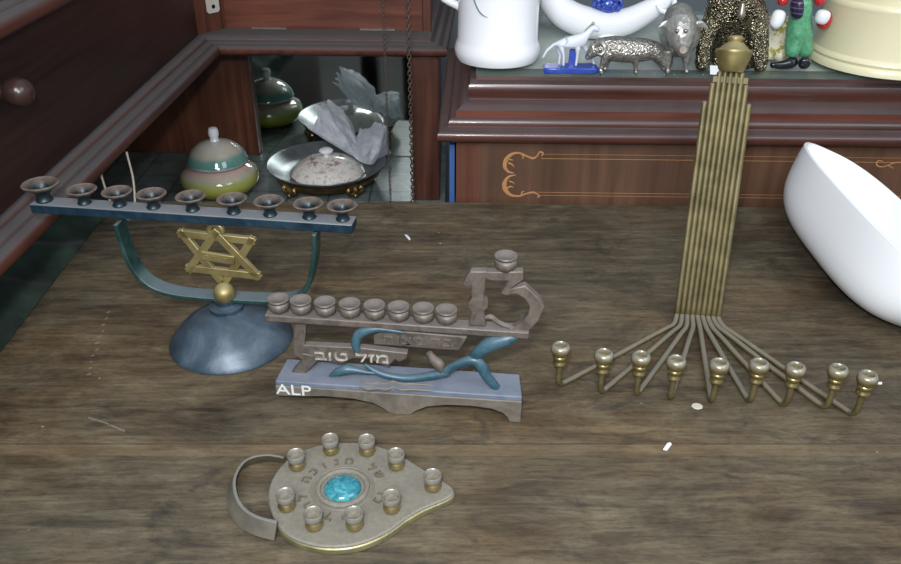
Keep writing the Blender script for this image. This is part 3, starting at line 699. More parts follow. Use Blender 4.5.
# ------------------------------------------------------------------ shared builders for the lamps
def thick_poly(path, t):
    """closed outline of a path thickened in the XZ-like plane given by 2D tuples"""
    P = [Vector(p) for p in path]; l, r = [], []
    for i, p in enumerate(P):
        d = (P[min(i + 1, len(P) - 1)] - P[max(i - 1, 0)]).normalized(); n = Vector((-d.y, d.x))
        tt = t if not isinstance(t, (list, tuple)) else t[i]
        l.append(p + n * tt / 2); r.append(p - n * tt / 2)
    return l + r[::-1]
def smooth2(pts, k=5): return [Vector((p.x, p.y)) for p in smooth_path([(x, y, 0) for x, y in pts], k)]

def cup_mesh(name, prof, n=24):
    b = BM(); lathe(b, prof, (0, 0, 0), n); bmesh.ops.recalc_face_normals(b, faces=b.faces[:])
    me = bpy.data.meshes.new(name); b.to_mesh(me); b.free()
    for p in me.polygons: p.use_smooth = True
    me.set_sharp_from_angle(angle=R(50)); return me

def cups(root, name, mesh, mat, places, scales=None):
    mesh.materials.append(mat); first = None
    for i, p in enumerate(places):
        o = bpy.data.objects.new(name, mesh) if first is None else first.copy()
        first = first or o
        C.objects.link(o); o.parent = root; o.location = Vector(p) - world_loc(root)
        s = scales[i] if scales else 1.0
        o.scale = (s, s, s)

# ------------------------------------------------------------------ blue lamp with nine trumpet cups, star and domed foot
B1 = atz(232, 340); d1 = Vector((math.cos(R(-7.4)), math.sin(R(-7.4)), 0)); n1 = Vector((-d1.y, d1.x, 0))
def p1(u, v): return atp(u, v, B1, n1)
def uv1(u, v): q = p1(u, v) - B1; return (q.dot(d1), q.z)
def w1(x, z, off=0.0): return B1 + d1 * x + n1 * off + Vector((0, 0, z))
H1 = thing('hanukkah_lamp', 'tall blue hanukkah lamp with gold star, curved arms and round domed foot', 'hanukkah lamp', B1)
b = BM(); lathe(b, [(0, 0), (0.0475, 0), (0.0488, 0.0015), (0.0480, 0.0035), (0.0458, 0.0062), (0.0415, 0.0118), (0.0355, 0.0178), (0.0285, 0.0228), (0.0215, 0.0264), (0.0160, 0.0288), (0.0132, 0.0300), (0.0128, 0.0312), (0.0136, 0.0322), (0.0134, 0.0338), (0.0100, 0.0350), (0.0085, 0.0362), (0.0085, 0.0385), (0.0105, 0.040), (0.0105, 0.0425), (0.007, 0.0435), (0, 0.0435)], B1, 56); obj('foot', b, M['blue'], H1)
arm = [(119, 221), (124, 238), (130, 255), (140, 272), (154, 284), (174, 291), (200, 294.5), (228, 296.5), (256, 298), (280, 298.5), (298, 295), (309, 284), (314, 266), (316, 250), (316, 231)]
pl2 = thick_poly(smooth2([uv1(*p) for p in arm], 4), 0.0034)
b = BM(); prism(b, [w1(p.x, p.y, -0.007) for p in pl2], n1 * 0.014); obj('arm', b, M['green'], H1, bevel=0.0006)
a0, a1 = uv1(36, 204.5), uv1(354.5, 225.0)
bar_z = lambda x: a0[1] + (a1[1] - a0[1]) * (x - a0[0]) / (a1[0] - a0[0])
b = BM(); bar(b, w1(*a0), w1(*a1), (0, 0, 1), 0.0155, 0.0074); obj('crossbar', b, M['bluebar'], H1, bevel=0.0008)
c1 = cup_mesh('candle_cup', [(0, 0), (0.0048, 0), (0.0052, 0.001), (0.0042, 0.0025), (0.0042, 0.0050), (0.0056, 0.0068), (0.0085, 0.0090), (0.0108, 0.0106), (0.0112, 0.0116), (0.0104, 0.0122), (0.0085, 0.0112), (0.0052, 0.0092), (0.0046, 0.0060), (0, 0.0055)])
cx_ = [42, 82, 117, 153, 192, 233, 269.5, 308.5, 342]; places = []
for i, u in enumerate(cx_):
    v = 204.5 + (u - 36) / 318.5 * 20.5; q = p1(u + (3 if i < 3 else 1), v - 3); x = (q - B1).dot(d1); places.append(w1(x, bar_z(x) + 0.0036))
cups(H1, 'candle_cup', c1, M['cup1'], places, [1.22] + [1.0] * 8)
# star
Zs = lambda x, y: uv1(170 + x / 6.267, 220 + y / 6.267)
b = BM()
def starbar(p, q, w, off=-0.0018, th=0.0036, ex=0.0):
    a, c = Vector(Zs(*p)), Vector(Zs(*q)); d = (c - a).normalized(); n_ = Vector((-d.y, d.x)); a = a - d * ex; c = c + d * ex
    prism(b, [w1(*(a + n_ * w / 2), off), w1(*(a - n_ * w / 2), off), w1(*(c - n_ * w / 2), off), w1(*(c + n_ * w / 2), off)], n1 * th)
T1 = [(78, 82), (510, 128), (338, 400)]; T2 = [(288, 78), (128, 298), (545, 345)]
for k, (T, off) in enumerate(((T1, -0.0020), (T2, -0.0023))):
    for i in range(3): starbar(T[i], T[(i + 1) % 3], 0.0060, off, 0.0042, 0.0032)
rc = w1(*Zs(288, 66)); tube(b, [rc + d1 * (0.0052 * math.cos(a)) + Vector((0, 0, 0.0052 * math.sin(a))) for a in [2 * math.pi * i / 16 for i in range(16)]], 0.0023, 8, 0, closed=True)
star = obj('star', b, M['gold'], H1, bevel=0.0005)
b = BM(); starbar((205, 212), (412, 243), 0.0072, -0.0036, 0.003); obj('name_plate', b, M['gold'], star, bevel=0.0004)
b = BM()
a_, c_ = Vector(Zs(212, 214)), Vector(Zs(408, 242)); dx = w1(*c_) - w1(*a_); dx.normalize(); mid = w1(*((a_ + c_) / 2), -0.0037)
ny_ = n1 * -1; text_bm(b, 'ם י ל ש ו ר י', 0.0048, 0.0005, frame(mid, dx, ny_.cross(dx), ny_), 0.85); obj('raised_lettering', b, M['gold'], star)
b = BM(); ball(b, w1(*uv1(227, 289), -0.006), 0.0083); obj('ball', b, M['gold'], H1)

# ------------------------------------------------------------------ lamp with the number 13
TH = 0.022
q0, q1 = atz(281, 370, TH), atz(518.5, 385, TH); d2 = (q1 - q0); d2.z = 0; len2 = d2.length; d2.normalize(); n2 = Vector((-d2.y, d2.x, 0))
B2 = Vector(((q0.x + q1.x) / 2, (q0.y + q1.y) / 2, 0))
def p2(u, v): return atp(u, v, q0, n2)
def uv2(u, v): q = p2(u, v) - B2; return (q.dot(d2), q.z)
def w2(x, z, off=0.0): return B2 + d2 * x + n2 * off + Vector((0, 0, z))
Z6a = lambda x, y: (250 + x / 2.82, 230 + y / 2.82)
Z6b = lambda x, y: (290 + x / 4.745, 310 + y / 4.745)
Z3 = lambda x, y: (390 + x / 2.97, 240 + y / 2.97)
H2 = thing('hanukkah_lamp', 'brown and teal hanukkah lamp shaped as a number 13 on a footed blue-grey base', 'hanukkah lamp', B2)
FL, FR, BR, BL = atz(275, 381, TH), atz(522, 397, TH), atz(519.5, 374, TH), atz(287, 358.5, TH)
b = BM(); prism(b, [p - Vector((0, 0, 0.004)) for p in (FL, FR, BR, BL)], (0, 0, 0.004)); base = obj('base_top', b, M['bluetop'], H2, bevel=0.0008)
fd = (FR - FL); flen = fd.length; fd.normalize(); fn = Vector((-fd.y, fd.x, 0))
def apron_out():
    top = TH - 0.0036; pts = [(0, top), (flen, top)]
    ar = [(1.0, 0.0), (0.955, 0.0), (0.945, 0.004), (0.925, 0.0075), (0.88, 0.0105), (0.80, 0.0118), (0.70, 0.0112), (0.62, 0.0085), (0.575, 0.0040), (0.55, 0.0), (0.47, 0.0), (0.445, 0.0040), (0.40, 0.0085), (0.32, 0.0112), (0.20, 0.0118), (0.12, 0.0105), (0.075, 0.0102), (0.055, 0.0100), (0.045, 0.0098), (0.0, 0.0095)]
    return pts + [(s * flen, z) for s, z in ar]
out = apron_out()
b = BM(); prism(b, [FL + fd * s + Vector((0, 0, z - TH)) - fn * 0.001 for s, z in out], fn * 0.005)
bd = BR - BL
b2 = [BL + bd * (s / flen) + Vector((0, 0, z - TH)) for s, z in out]; prism(b, b2, -fn * 0.004)
for A, Bq in ((FL, BL), (FR, BR)):
    dd = (Bq - A); s_ = 1 if A is FL else -1   # end boards; the left one stands on its rear foot
    prism(b, [A + dd * t + Vector((0, 0, z - TH)) for t, z in [(0.08, TH - .0036), (0.92, TH - .0036), (0.92, 0), (0.8, 0), (0.7, 0.008), (0.35, 0.0095), (0.2, 0.0095), (0.08, 0.0095)]], fd * 0.003 * s_)
obj('apron', b, M['apron'], H2, bevel=0.0006)
b = BM()
for dy in (0, 26):
    pts = [Z6b(x, y + dy) for x, y in [(330, 338), (370, 350), (420, 345), (455, 352), (490, 340), (525, 352), (580, 352), (640, 356), (680, 358)]]
    tube(b, [atz(u, v, TH + 0.0002) for u, v in pts], [0.0004, 0.0012, 0.0012, 0.001, 0.0014, 0.001, 0.0012, 0.0010, 0.0004], 8, 3)
obj('wave_relief', b, M['apron'], H2)
b = BM(); tm = atz(293.5, 390, 0.016); tm = FL + fd * (fd.dot(tm - FL)) - fn * 0.0012; tm.z = 0.0155
text_bm(b, 'ALP', 0.0125, 0.0003, frame(tm, fd, Vector((0, 0, 1)), -fn), 1.25); o = obj('painted_letters', b, M['paint'], H2); o['label'] = 'white painted letters'
# cast frame: bar, post, foot and lower bar
a0, a1 = uv2(267, 314), uv2(529, 331.5)
b = BM(); bar(b, w2(a0[0], a0[1]), w2(a1[0], a1[1]), (0, 0, 1), 0.0115, 0.0052); obj('crossbar', b, M['pewter'], H2, bevel=0.0008)
b = BM(); prism(b, [w2(*uv2(*Z6a(*p)), -0.0022) for p in [(128, 246), (162, 248), (152, 345), (205, 352), (185, 372), (158, 402), (118, 398), (150, 362), (122, 345)]], n2 * 0.0065); obj('post', b, M['pewter'], H2, bevel=0.0007)
def plate2(name, pts, zf, off, th, mat='pewter', bev=0.0007):
    b = BM(); prism(b, [w2(*uv2(*zf(*p)), off) for p in pts], n2 * th); return obj(name, b, M[mat], H2, bevel=bev)
lb = plate2('letter_bar', [(62, 160), (330, 172), (560, 198), (556, 224), (520, 240), (500, 226), (470, 262), (420, 246), (380, 226), (300, 222), (250, 250), (150, 232), (60, 190)], Z6b, -0.002, 0.006)
ub = plate2('letter_bar', [(398, 118), (436, 92), (560, 96), (842, 122), (806, 184), (700, 180), (540, 166), (400, 156)], Z6b, -0.002, 0.006)
b = BM(); m0, m1 = w2(*uv2(*Z6b(100, 205)), -0.0026), w2(*uv2(*Z6b(500, 225)), -0.0026); dx = (m1 - m0).normalized(); nn = -n2
text_bm(b, 'בוט לזמ', 0.0100, 0.0010, frame((m0 + m1) / 2, dx, nn.cross(dx), nn), 1.7); o = obj('raised_lettering', b, M['worn'], lb); o['label'] = 'worn pale raised letters'
b = BM(); m0, m1 = w2(*uv2(*Z6b(410, 128)), -0.0026), w2(*uv2(*Z6b(810, 150)), -0.0026); dx = (m1 - m0).normalized()
text_bm(b, 'הוצמ רב', 0.0095, 0.0010, frame((m0 + m1) / 2, dx, nn.cross(dx), nn), 1.5); o = obj('raised_lettering', b, M['pewter'], ub)
# figures 1 and 3
plate2('figure', [(240, 88), (290, 88), (284, 120), (280, 168), (292, 180), (292, 196), (280, 206), (286, 250), (234, 248), (243, 206), (232, 194), (233, 180), (243, 168), (243, 130), (229, 136), (217, 126), (226, 105)], Z3, -0.0028, 0.0065)
plate2('figure', [(284, 90), (396, 88), (397, 112), (362, 138), (402, 130), (440, 165), (459, 195), (441, 234), (415, 262), (386, 277), (352, 264), (388, 243), (411, 215), (414, 192), (400, 168), (376, 154), (345, 160), (329, 152), (352, 116), (300, 116), (284, 108)], Z3, -0.0028, 0.0065)
b = BM(); tube(b, [w2(*uv2(*Z3(*p)), -0.001) for p in [(282, 228), (300, 226), (322, 242), (355, 256), (380, 268)]], [0.0012, 0.002, 0.0018, 0.0018, 0.0016], 8, 4); obj('scroll', b, M['pewter'], H2)
# teal scrolling stems
def stem(pts, r, off=-0.002, mat='teal'):
    b = BM(); tube(b, [w2(*uv2(*p), off) for p in pts], r, 12, 4); obj('stem', b, M[mat], H2)
stem([Z6b(*p) for p in [(325, 178), (316, 140), (335, 98), (385, 78), (450, 76), (545, 92)]], [0.0022, 0.0034, 0.0036, 0.0030, 0.0022, 0.0008], -0.004)
stem([Z6b(*p) for p in [(360, 240), (400, 268), (470, 294), (570, 306), (680, 292), (755, 274)]] + [Z3(*p) for p in [(165, 378), (205, 356), (250, 345), (272, 362), (288, 392), (318, 428)]], [0.001, 0.0020, 0.0024, 0.0026, 0.0030, 0.0028, 0.0028, 0.0030, 0.0036, 0.0040, 0.0036, 0.003], -0.0045)
stem([Z3(*p) for p in [(386, 276), (350, 286), (300, 300), (262, 328), (240, 352), (215, 368)]], [0.0018, 0.0048, 0.0055, 0.0044, 0.0032, 0.002], -0.003)
stem([Z3(*p) for p in [(118, 325), (130, 345), (150, 362), (158, 384)]], [0.0022, 0.0036, 0.0040, 0.0026], -0.004, 'pewter')
stem([Z6b(*p) for p in [(195, 288), (235, 270), (275, 258), (320, 262), (372, 272), (410, 276)]], [0.0006, 0.0030, 0.0036, 0.0022, 0.0014, 0.0008], -0.006)
c2 = cup_mesh('candle_pot', [(0, 0), (0.0036, 0), (0.0046, 0.001), (0.0070, 0.0035), (0.0076, 0.0058), (0.0070, 0.0078), (0.0060, 0.0086), (0.0072, 0.0096), (0.0077, 0.0106), (0.0073, 0.0114), (0.0058, 0.0113), (0.0046, 0.0104), (0, 0.0100)])
places = []
for u, v in [(279.5, 311), (302, 313), (326, 315), (350.5, 316.5), (375, 318), (399, 320), (423.5, 321.5), (446.5, 322.5)]:
    x, z = uv2(u, v); places.append(w2(x, a0[1] + (a1[1] - a0[1]) * (x - a0[0]) / (a1[0] - a0[0]) + 0.0024))
x, z = uv2(*Z3(343, 90)); places.append(w2(x, z, 0.0))
cups(H2, 'candle_pot', c2, M['pewter'], places)

# ------------------------------------------------------------------ teardrop oil-lamp shaped lamp
ZL = lambda x, y, z: atz(210 + x / 3.465, 420 + y / 3.465, z)
TL = 0.0070
outl = [(202, 290), (199, 250), (214, 200), (250, 150), (305, 110), (372, 86), (450, 75), (535, 78), (610, 96), (680, 130), (740, 167), (800, 204), (836, 226), (848, 246), (836, 263), (800, 281), (740, 306), (680, 341), (620, 384), (550, 418), (480, 436), (400, 439), (320, 423), (258, 392), (222, 345)]
pts = smooth_path([ZL(x, y, TL) for x, y in outl + outl[:1]], 4)[:-1]
B3 = ZL(470, 265, 0)
H3 = thing('hanukkah_lamp', 'flat grey teardrop hanukkah lamp with turquoise stone and loop handle', 'hanukkah lamp', B3)
b = BM(); prism(b, [p - Vector((0, 0, TL)) for p in pts], (0, 0, TL - 0.0022)); obj('body', b, M['lampedge'], H3, bevel=0.001)
cen = sum(pts, Vector()) / len(pts)
b = BM(); prism(b, [p - Vector((0, 0, 0.0022)) + (cen - p).normalized() * 0.0004 for p in pts], (0, 0, 0.0022)); obj('face', b, M['lampgrey'], H3, bevel=0.0012)
hp = [(262, 112), (235, 106), (195, 102), (140, 112), (98, 140), (72, 190), (72, 240), (88, 282), (116, 314), (162, 338), (226, 354)]
hb = smooth_path([ZL(x, y + 8, 0.012) for x, y in hp], 5)
b = BM(); L_, R_ = [], []
ringsH = []
for i, p in enumerate(hb):
    d = (hb[min(i + 1, len(hb) - 1)] - hb[max(i - 1, 0)]).normalized(); nn_ = Vector((-d.y, d.x, 0)); z1 = 0.0118; z0 = 0.0020
    px_ = Vector((p.x, p.y, 0)); tilt = nn_ * 0.0026
    ringsH.append([b.verts.new(px_ + nn_ * 0.001 + tilt + Vector((0, 0, z1))), b.verts.new(px_ - nn_ * 0.001 + tilt + Vector((0, 0, z1))), b.verts.new(px_ - nn_ * 0.001 - tilt + Vector((0, 0, z0))), b.verts.new(px_ + nn_ * 0.001 - tilt + Vector((0, 0, z0)))])
for A, B in zip(ringsH, ringsH[1:]):
    for k in range(4): j = (k + 1) % 4; b.faces.new((A[k], A[j], B[j], B[k]))
b.faces.new(ringsH[0]); b.faces.new(list(reversed(ringsH[-1]))); obj('handle', b, M['handle'], H3, bevel=0.0004)
SC = ZL(460, 238, TL); sx, sy = 0.0118, 0.0114
b = BM(); ball(b, SC, 1.0, (sx, sy, 0.0052), n=32)
for v in b.verts: v.co.z = max(v.co.z, TL - 0.001)
o = obj('stone', b, M['stone'], H3); o['label'] = 'oval turquoise stone'
b = BM(); tube(b, [SC + Vector((math.cos(a) * sx * 1.30, math.sin(a) * sy * 1.30, 0.0008)) for a in [2 * math.pi * i / 40 for i in range(40)]], 0.0017, 8, 0, closed=True)
tube(b, [SC + Vector((math.cos(a) * sx * 1.62, math.sin(a) * sy * 1.62, 0.0002)) for a in [2 * math.pi * i / 40 for i in range(40)]], 0.0008, 8, 0, closed=True)
obj('bezel', b, M['lampgrey'], H3)
b = BM(); txt = 'הכונח לש רנ קילדהל'
txt = txt[::-1]
nL = len(txt)
for i, ch in enumerate(txt):
    if ch == ' ': continue
    a = R(200) + i * (2 * math.pi / (nL + 1)); rr = 2.12
    c = SC + Vector((math.cos(a) * sx * rr, math.sin(a) * sy * rr, 0.0002)); upv = Vector((math.cos(a), math.sin(a), 0)); rv = Vector((math.sin(a), -math.cos(a), 0))
    text_bm(b, ch, 0.0084, 0.0012, frame(c, rv, upv, Vector((0, 0, 1))), 1.1)
obj('raised_lettering', b, M['lampletter'], H3)
b3 = [(0, 0), (0.0036, 0.0), (0.0050, 0.0012), (0.0055, 0.0030), (0.0050, 0.0050), (0.0044, 0.0060), (0.0047, 0.0066), (0.0054, 0.0074), (0.0057, 0.0116), (0.0053, 0.0122), (0.0046, 0.0117), (0.0043, 0.0080), (0, 0.0074)]
cb = cup_mesh('candle_cup', b3)
base_px = [(303, 166), (420, 112), (545, 115), (646, 164), (772, 238), (630, 312), (502, 372), (362, 372), (267, 306)]
cups(H3, 'candle_cup', cb, M['cuplamp'], [ZL(x, y, TL) for x, y in base_px])

# ------------------------------------------------------------------ tall brass rod lamp
def rod_lamp():
    B4 = atz(696.5, 324); T4 = aty(726.5, 105, 0.632)
    ax = (T4 - Vector((B4.x, B4.y, 0.0))); ax.normalize(); sd = Vector((1, -0.05, 0)); sd = (sd - ax * sd.dot(ax)).normalized()
    H4 = thing('hanukkah_lamp', 'tall brass hanukkah lamp of bundled upright rods fanning out to nine cups', 'hanukkah lamp', B4)
    hooks = [(562, 384), (603, 391), (638, 393), (671, 397), (711, 400), (748, 400), (782, 404), (822, 406), (850, 413)]
    tops = [aty(727, r, 0.632) for r in (105, 86, 74, 66, 66, 66, 74, 86, 105)]
    rr = 0.0022; places = []
    for i, hk in enumerate(hooks):
        off = (i - 4) * 0.0043; top_len = (tops[i] - Vector((B4.x, B4.y, 0))).dot(ax)
        e = atz(*hk, rr); k = Vector((B4.x, B4.y, 0)) + sd * off
        bend = k + ax * 0.012; bend.z = max(bend.z, 0.010)
        foot = k + Vector((0, -0.004 - 0.0008 * (4 - abs(i - 4)), 0)); foot.z = rr
        dirh = (e - foot); dirh.z = 0; lenh = dirh.length; dirh.normalize()
        pts = [k + ax * top_len, k + ax * 0.05, k + ax * 0.014, k + ax * 0.0065]
        low = foot + dirh * 0.005; low.z = 0.0034
        pts += [low, foot + dirh * 0.02 + Vector((0, 0, 0.001))]
        pts += [foot + dirh * (lenh * 0.6), e - dirh * 0.006, e + Vector((0, 0, 0.0004)), e + dirh * 0.0035 + Vector((0, 0, 0.0035)), e + dirh * 0.0045 + Vector((0, 0, 0.010)), e + dirh * 0.0045 + Vector((0, 0, 0.0215))]
        b = BM(); sp = smooth_path(pts, 5)
        for p in sp: p.z = max(p.z, rr)
        tube(b, sp, rr, 10); ball(b, k + ax * top_len, rr, n=10); obj('rod', b, M['brassrod'], H4)
        places.append(e + dirh * 0.0045 + Vector((0, 0, 0.020)))
    cm = cup_mesh('candle_cup', [(0, 0), (0.0040, 0), (0.0050, 0.0010), (0.0050, 0.0022), (0.0038, 0.0034), (0.0038, 0.0050), (0.0052, 0.0062), (0.0054, 0.0074), (0.0046, 0.0084), (0.0062, 0.0100), (0.0071, 0.0126), (0.0069, 0.0152), (0.0058, 0.0172), (0.0044, 0.0176), (0.0036, 0.0168), (0.0036, 0.0140), (0, 0.0130)])
    cups(H4, 'candle_cup', cm, M['cuprod'], places)
    # collar holding the bundle and the servant cup on top
    k = Vector((B4.x, B4.y, 0)); tl = (tops[4] - k).dot(ax)
    rot = ax.to_track_quat('Z', 'Y').to_matrix()
    b = BM(); lathe(b, [(0, 0), (0.0085, 0), (0.0100, 0.0020), (0.0112, 0.0060), (0.0128, 0.0105), (0.0134, 0.0135), (0.0139, 0.0145), (0.0139, 0.0160), (0.0130, 0.0168), (0.0110, 0.0176), (0.0085, 0.0200), (0.0060, 0.0218), (0.0050, 0.0226), (0.0058, 0.0240), (0.0060, 0.0256), (0.0046, 0.0270), (0, 0.0276)], k + ax * (tl - 0.004), 32, rot)
    o = obj('servant_cup', b, M['gold'], H4); o['label'] = 'wide brass cup crowning the rods'
    b = BM(); bar(b, k + ax * (tl - 0.010) - sd * 0.0135 + ax.cross(sd) * 0, k + ax * (tl - 0.010) + sd * 0.0135, ax, 0.0034, 0.0045); obj('binding', b, M['brassrod'], H4)
rod_lamp()

# ------------------------------------------------------------------ white basin propped on its rounded side
def basin():
    cx, cy, a, bb, dep, yaw, t1, t2, ex, fl = [0.3757, 0.6442, 0.0537, 0.1175, 0.0657, -3.0566, 0.4308, 0.0624, 2.9864, 0.0696]
    PR = [(1, 0), (1.0, -.15), (.985, -.4), (.95, -.62), (.87, -.8), (.74, -.92), (.55, -.985), (.3, -1.0), (0.1, -1.0)]
    sm = smooth_path([(r, z, 0) for r, z in PR], 3); n = 96
    Mx = Matrix.Rotation(t2, 3, 'X') @ Matrix.Rotation(t1, 3, 'Y') @ Matrix.Rotation(yaw, 3, 'Z')
    P = []
    for side in (0, 1):
        seq = sm if side == 0 else sm[::-1]
        for p in seq:
            r, z = p.x, p.y; ring = []
            r = r - fl * (-z); th = 0.0030
            for i in range(n):
                t = 2 * math.pi * i / n; c, s = math.cos(t), math.sin(t)
                u = math.copysign(abs(c) ** (2 / ex), c); v = math.copysign(abs(s) ** (2 / ex), s)
                aa, b2, zz = (a, bb, z * dep) if side == 0 else (a - th, bb - th, z * (dep - th))
                ring.append(Mx @ Vector((aa * u * r, b2 * v * r, zz)))
            P.append(ring)
    # outside from rim to bottom, inside back up
    mz = min(v.z for r in P for v in r); b = BM(); vs = [[b.verts.new(v + Vector((cx, cy, -mz))) for v in r] for r in P]
    m = len(sm)
    def strip(A, B):
        for i in range(n): j = (i + 1) % n; b.faces.new((A[i], A[j], B[j], B[i]))
    for k in range(m - 1): strip(vs[k], vs[k + 1])
    for k in range(m, 2 * m - 1): strip(vs[k], vs[k + 1])
    strip(vs[2 * m - 1], vs[0]); b.faces.new(vs[m - 1]); b.faces.new(vs[m])
    o = obj('basin', b, M['bowl'], None, loc=(cx, cy, 0), sharp=70, bevel=0.0008)
    tag(o, 'white rounded basin tipped on its side at the right edge of the table', 'basin')
basin()

# ------------------------------------------------------------------ ornaments on the glass
def onglass(u, v): return atz(u, v, ZG)
# mug
mc = onglass(497, 59)
mg = thing('mug', 'plain white porcelain mug at the left end of the glass top', 'mug', mc)
b = BM(); lathe(b, [(0, 0.002), (0.034, 0.002), (0.037, 0.0), (0.0425, 0.0015), (0.0455, 0.007), (0.0462, 0.013), (0.0445, 0.019), (0.0428, 0.024), (0.0424, 0.05), (0.0426, 0.108), (0.0436, 0.113), (0.0424, 0.1145), (0.0402, 0.113), (0.0400, 0.03), (0.038, 0.012), (0, 0.008)], mc, 56); obj('body', b, M['white'], mg)
b = BM(); hd = Vector((-0.5, -0.86, 0)).normalized(); hd = Vector((-0.96, 0.28, 0)).normalized()
tube(b, [mc + hd * 0.041 + Vector((0, 0, 0.090)), mc + hd * 0.058 + Vector((0, 0, 0.092)), mc + hd * 0.067 + Vector((0, 0, 0.078)), mc + hd * 0.062 + Vector((0, 0, 0.062)), mc + hd * 0.041 + Vector((0, 0, 0.052))], [0.0045, 0.0042, 0.004, 0.004, 0.0045], 12, 5); obj('handle', b, M['white'], mg)
b = BM(); fr = Vector((-0.45, -0.9, 0)).normalized()
rim_pts = []
for k in range(12):
    t = k / 11; ang = R(-142 + 34 * t); z = 0.098 - 0.045 * t - 0.012 * math.sin(t * 3.14); rim_pts.append(mc + Vector((math.cos(ang) * 0.0428, math.sin(ang) * 0.0428, z)))
tube(b, rim_pts, [0.0003, 0.0007, 0.0008, 0.0007, 0.0003], 6, 2); o = obj('painted_line', b, M['room'], mg); o['label'] = 'thin grey painted line'

# glass tumbler behind the horse
tc = onglass(551, 22)
b = BM(); lathe(b, [(0, 0), (0.020, 0), (0.0215, 0.002), (0.0235, 0.055), (0.0225, 0.0555), (0.0205, 0.006), (0, 0.005)], tc, 32)
for z in (0.012, 0.030, 0.046): tube(b, [tc + Vector((math.cos(a) * (0.0215 + z * 0.035), math.sin(a) * (0.0215 + z * 0.035), z)) for a in [2 * math.pi * i / 32 for i in range(32)]], 0.0011, 6, 0, closed=True)
tag(obj('tumbler', b, M['clear'], None, loc=tc), 'clear ringed glass tumbler standing between the mug and the crescent vase', 'glass')

# white foal on a blue glass block
hy = onglass(571, 71).y
ZH = lambda x, y, dy=0.0: aty(530 + x / 7.05, y / 7.05, hy + dy)
gb = onglass(571, 70); hs = thing('horse_figurine', 'small white horse figurine stepping on a blue glass block', 'figurine', gb)
b = BM(); l0, r0 = ZH(92, 490), ZH(478, 492)
pts = [(l0.x, -0.008), (l0.x + 0.004, -0.011), (r0.x - 0.004, -0.010), (r0.x, -0.006), (r0.x - 0.001, 0.007), (r0.x - 0.006, 0.011), (l0.x + 0.006, 0.011), (l0.x, 0.006)]
prism(b, [(x, hy + y, ZG) for x, y in pts], (0, 0, 0.0055)); obj('block', b, M['crystal'], hs, bevel=0.0012)
top = ZG + 0.0052
V_ = []; Rr = []; E_ = []
def add(p, r, par=None):
    V_.append(p); Rr.append(r); i = len(V_) - 1
    if par is not None: E_.append((par, i))
    return i
def onb(x, dy): q = ZH(x, 430, dy); return Vector((q.x, hy + dy, top + 0.0008))
br = add(ZH(285, 300), 0.0052); ru = add(ZH(215, 290), 0.0052, br); ch = add(ZH(350, 288), 0.0054, br)
nk = add(ZH(392, 252), 0.0044, ch); pk = add(ZH(432, 205), 0.0034, nk); hd_ = add(ZH(454, 192), 0.0040, pk); ns = add(ZH(492, 216), 0.0029, hd_)
t1 = add(ZH(172, 312), 0.0017, ru); t2 = add(ZH(120, 355), 0.0014, t1); t3 = add(ZH(88, 410), 0.0009, t2)
for (dx0, ys, par, tgt, dy) in ((335, 350, ch, 325, -0.003), (385, 335, ch, 455, 0.003), (225, 350, ru, 238, -0.003), (205, 350, ru, 205, 0.003)):
    u = add(ZH(dx0, ys, dy), 0.0026, par); kx = (dx0 + tgt) / 2 + (6 if par == ru else 4); kk = add(ZH(kx, (ys + 430) / 2, dy), 0.0014, u); ft = add(onb(tgt, dy), 0.0012, kk)
me = skin(V_, E_, Rr); link('horse', me, M['whitefig'], hs, sharp=180)
b = BM()
for dx in (440, 452): tube(b, [ZH(dx, 168, -0.001 if dx == 440 else 0.001), ZH(dx + 3, 148, -0.001 if dx == 440 else 0.001)], [0.0012, 0.0003], 6)
tube(b, [ZH(455, 168), ZH(425, 182), ZH(398, 210), ZH(375, 240)], [0.0008, 0.0012, 0.0012, 0.0006], 6, 3); obj('mane', b, M['silver2'], hs)
b = BM(); q = ZH(288, 455, 0.004); prism(b, [(q.x - 0.003, hy + 0.003, top - 0.0005), (q.x + 0.004, hy + 0.002, top - 0.0005), (q.x + 0.0045, hy + 0.009, top - 0.0005), (q.x - 0.002, hy + 0.010, top - 0.0005)], (0.0005, 0, 0.016)); obj('crystal_post', b, M['crystal'], hs, bevel=0.0008)

# white crescent vase with curled ends
cy_ = onglass(612, 40).y + 0.022
ZC = lambda x, y: aty(x, y, cy_)
cen_pts = [ZC(545, -12), ZC(552, 1), ZC(566, 14), ZC(585, 22), ZC(607, 25), ZC(628, 21), ZC(648, 11), ZC(661, 3), ZC(669, -4)]
low = min(p.z for p in cen_pts)
cv = thing('crescent_vase', 'large white porcelain crescent vase with upturned open ends behind the horse', 'vase', (ZC(607, 24).x, cy_, ZG))
b = BM(); tube(b, cen_pts, [0.0125, 0.0150, 0.0175, 0.0180, 0.0165, 0.0155, 0.0130, 0.0105, 0.0085], 24, 5); obj('body', b, M['white'], cv)
b = BM()
tube(b, [ZC(543, -14) + Vector((math.cos(a) * 0.010, -0.002, math.sin(a) * 0.007 + 0.002)) for a in [2 * math.pi * i / 20 for i in range(20)]], 0.0028, 8, 0, closed=True); obj('rim', b, M['white'], cv)
b = BM(); tube(b, [ZC(655, 2) + Vector((0, -0.012, 0)), ZC(659, 8) + Vector((0, -0.014, 0)), ZC(667, 9) + Vector((0, -0.014, 0)), ZC(672, 2) + Vector((0, -0.012, 0)), ZC(672, -9) + Vector((0, -0.008, 0))], [0.0022, 0.003, 0.003, 0.003, 0.0025], 10, 4); obj('curl', b, M['white'], cv)
zlow = ZC(605, 24).z - 0.0185
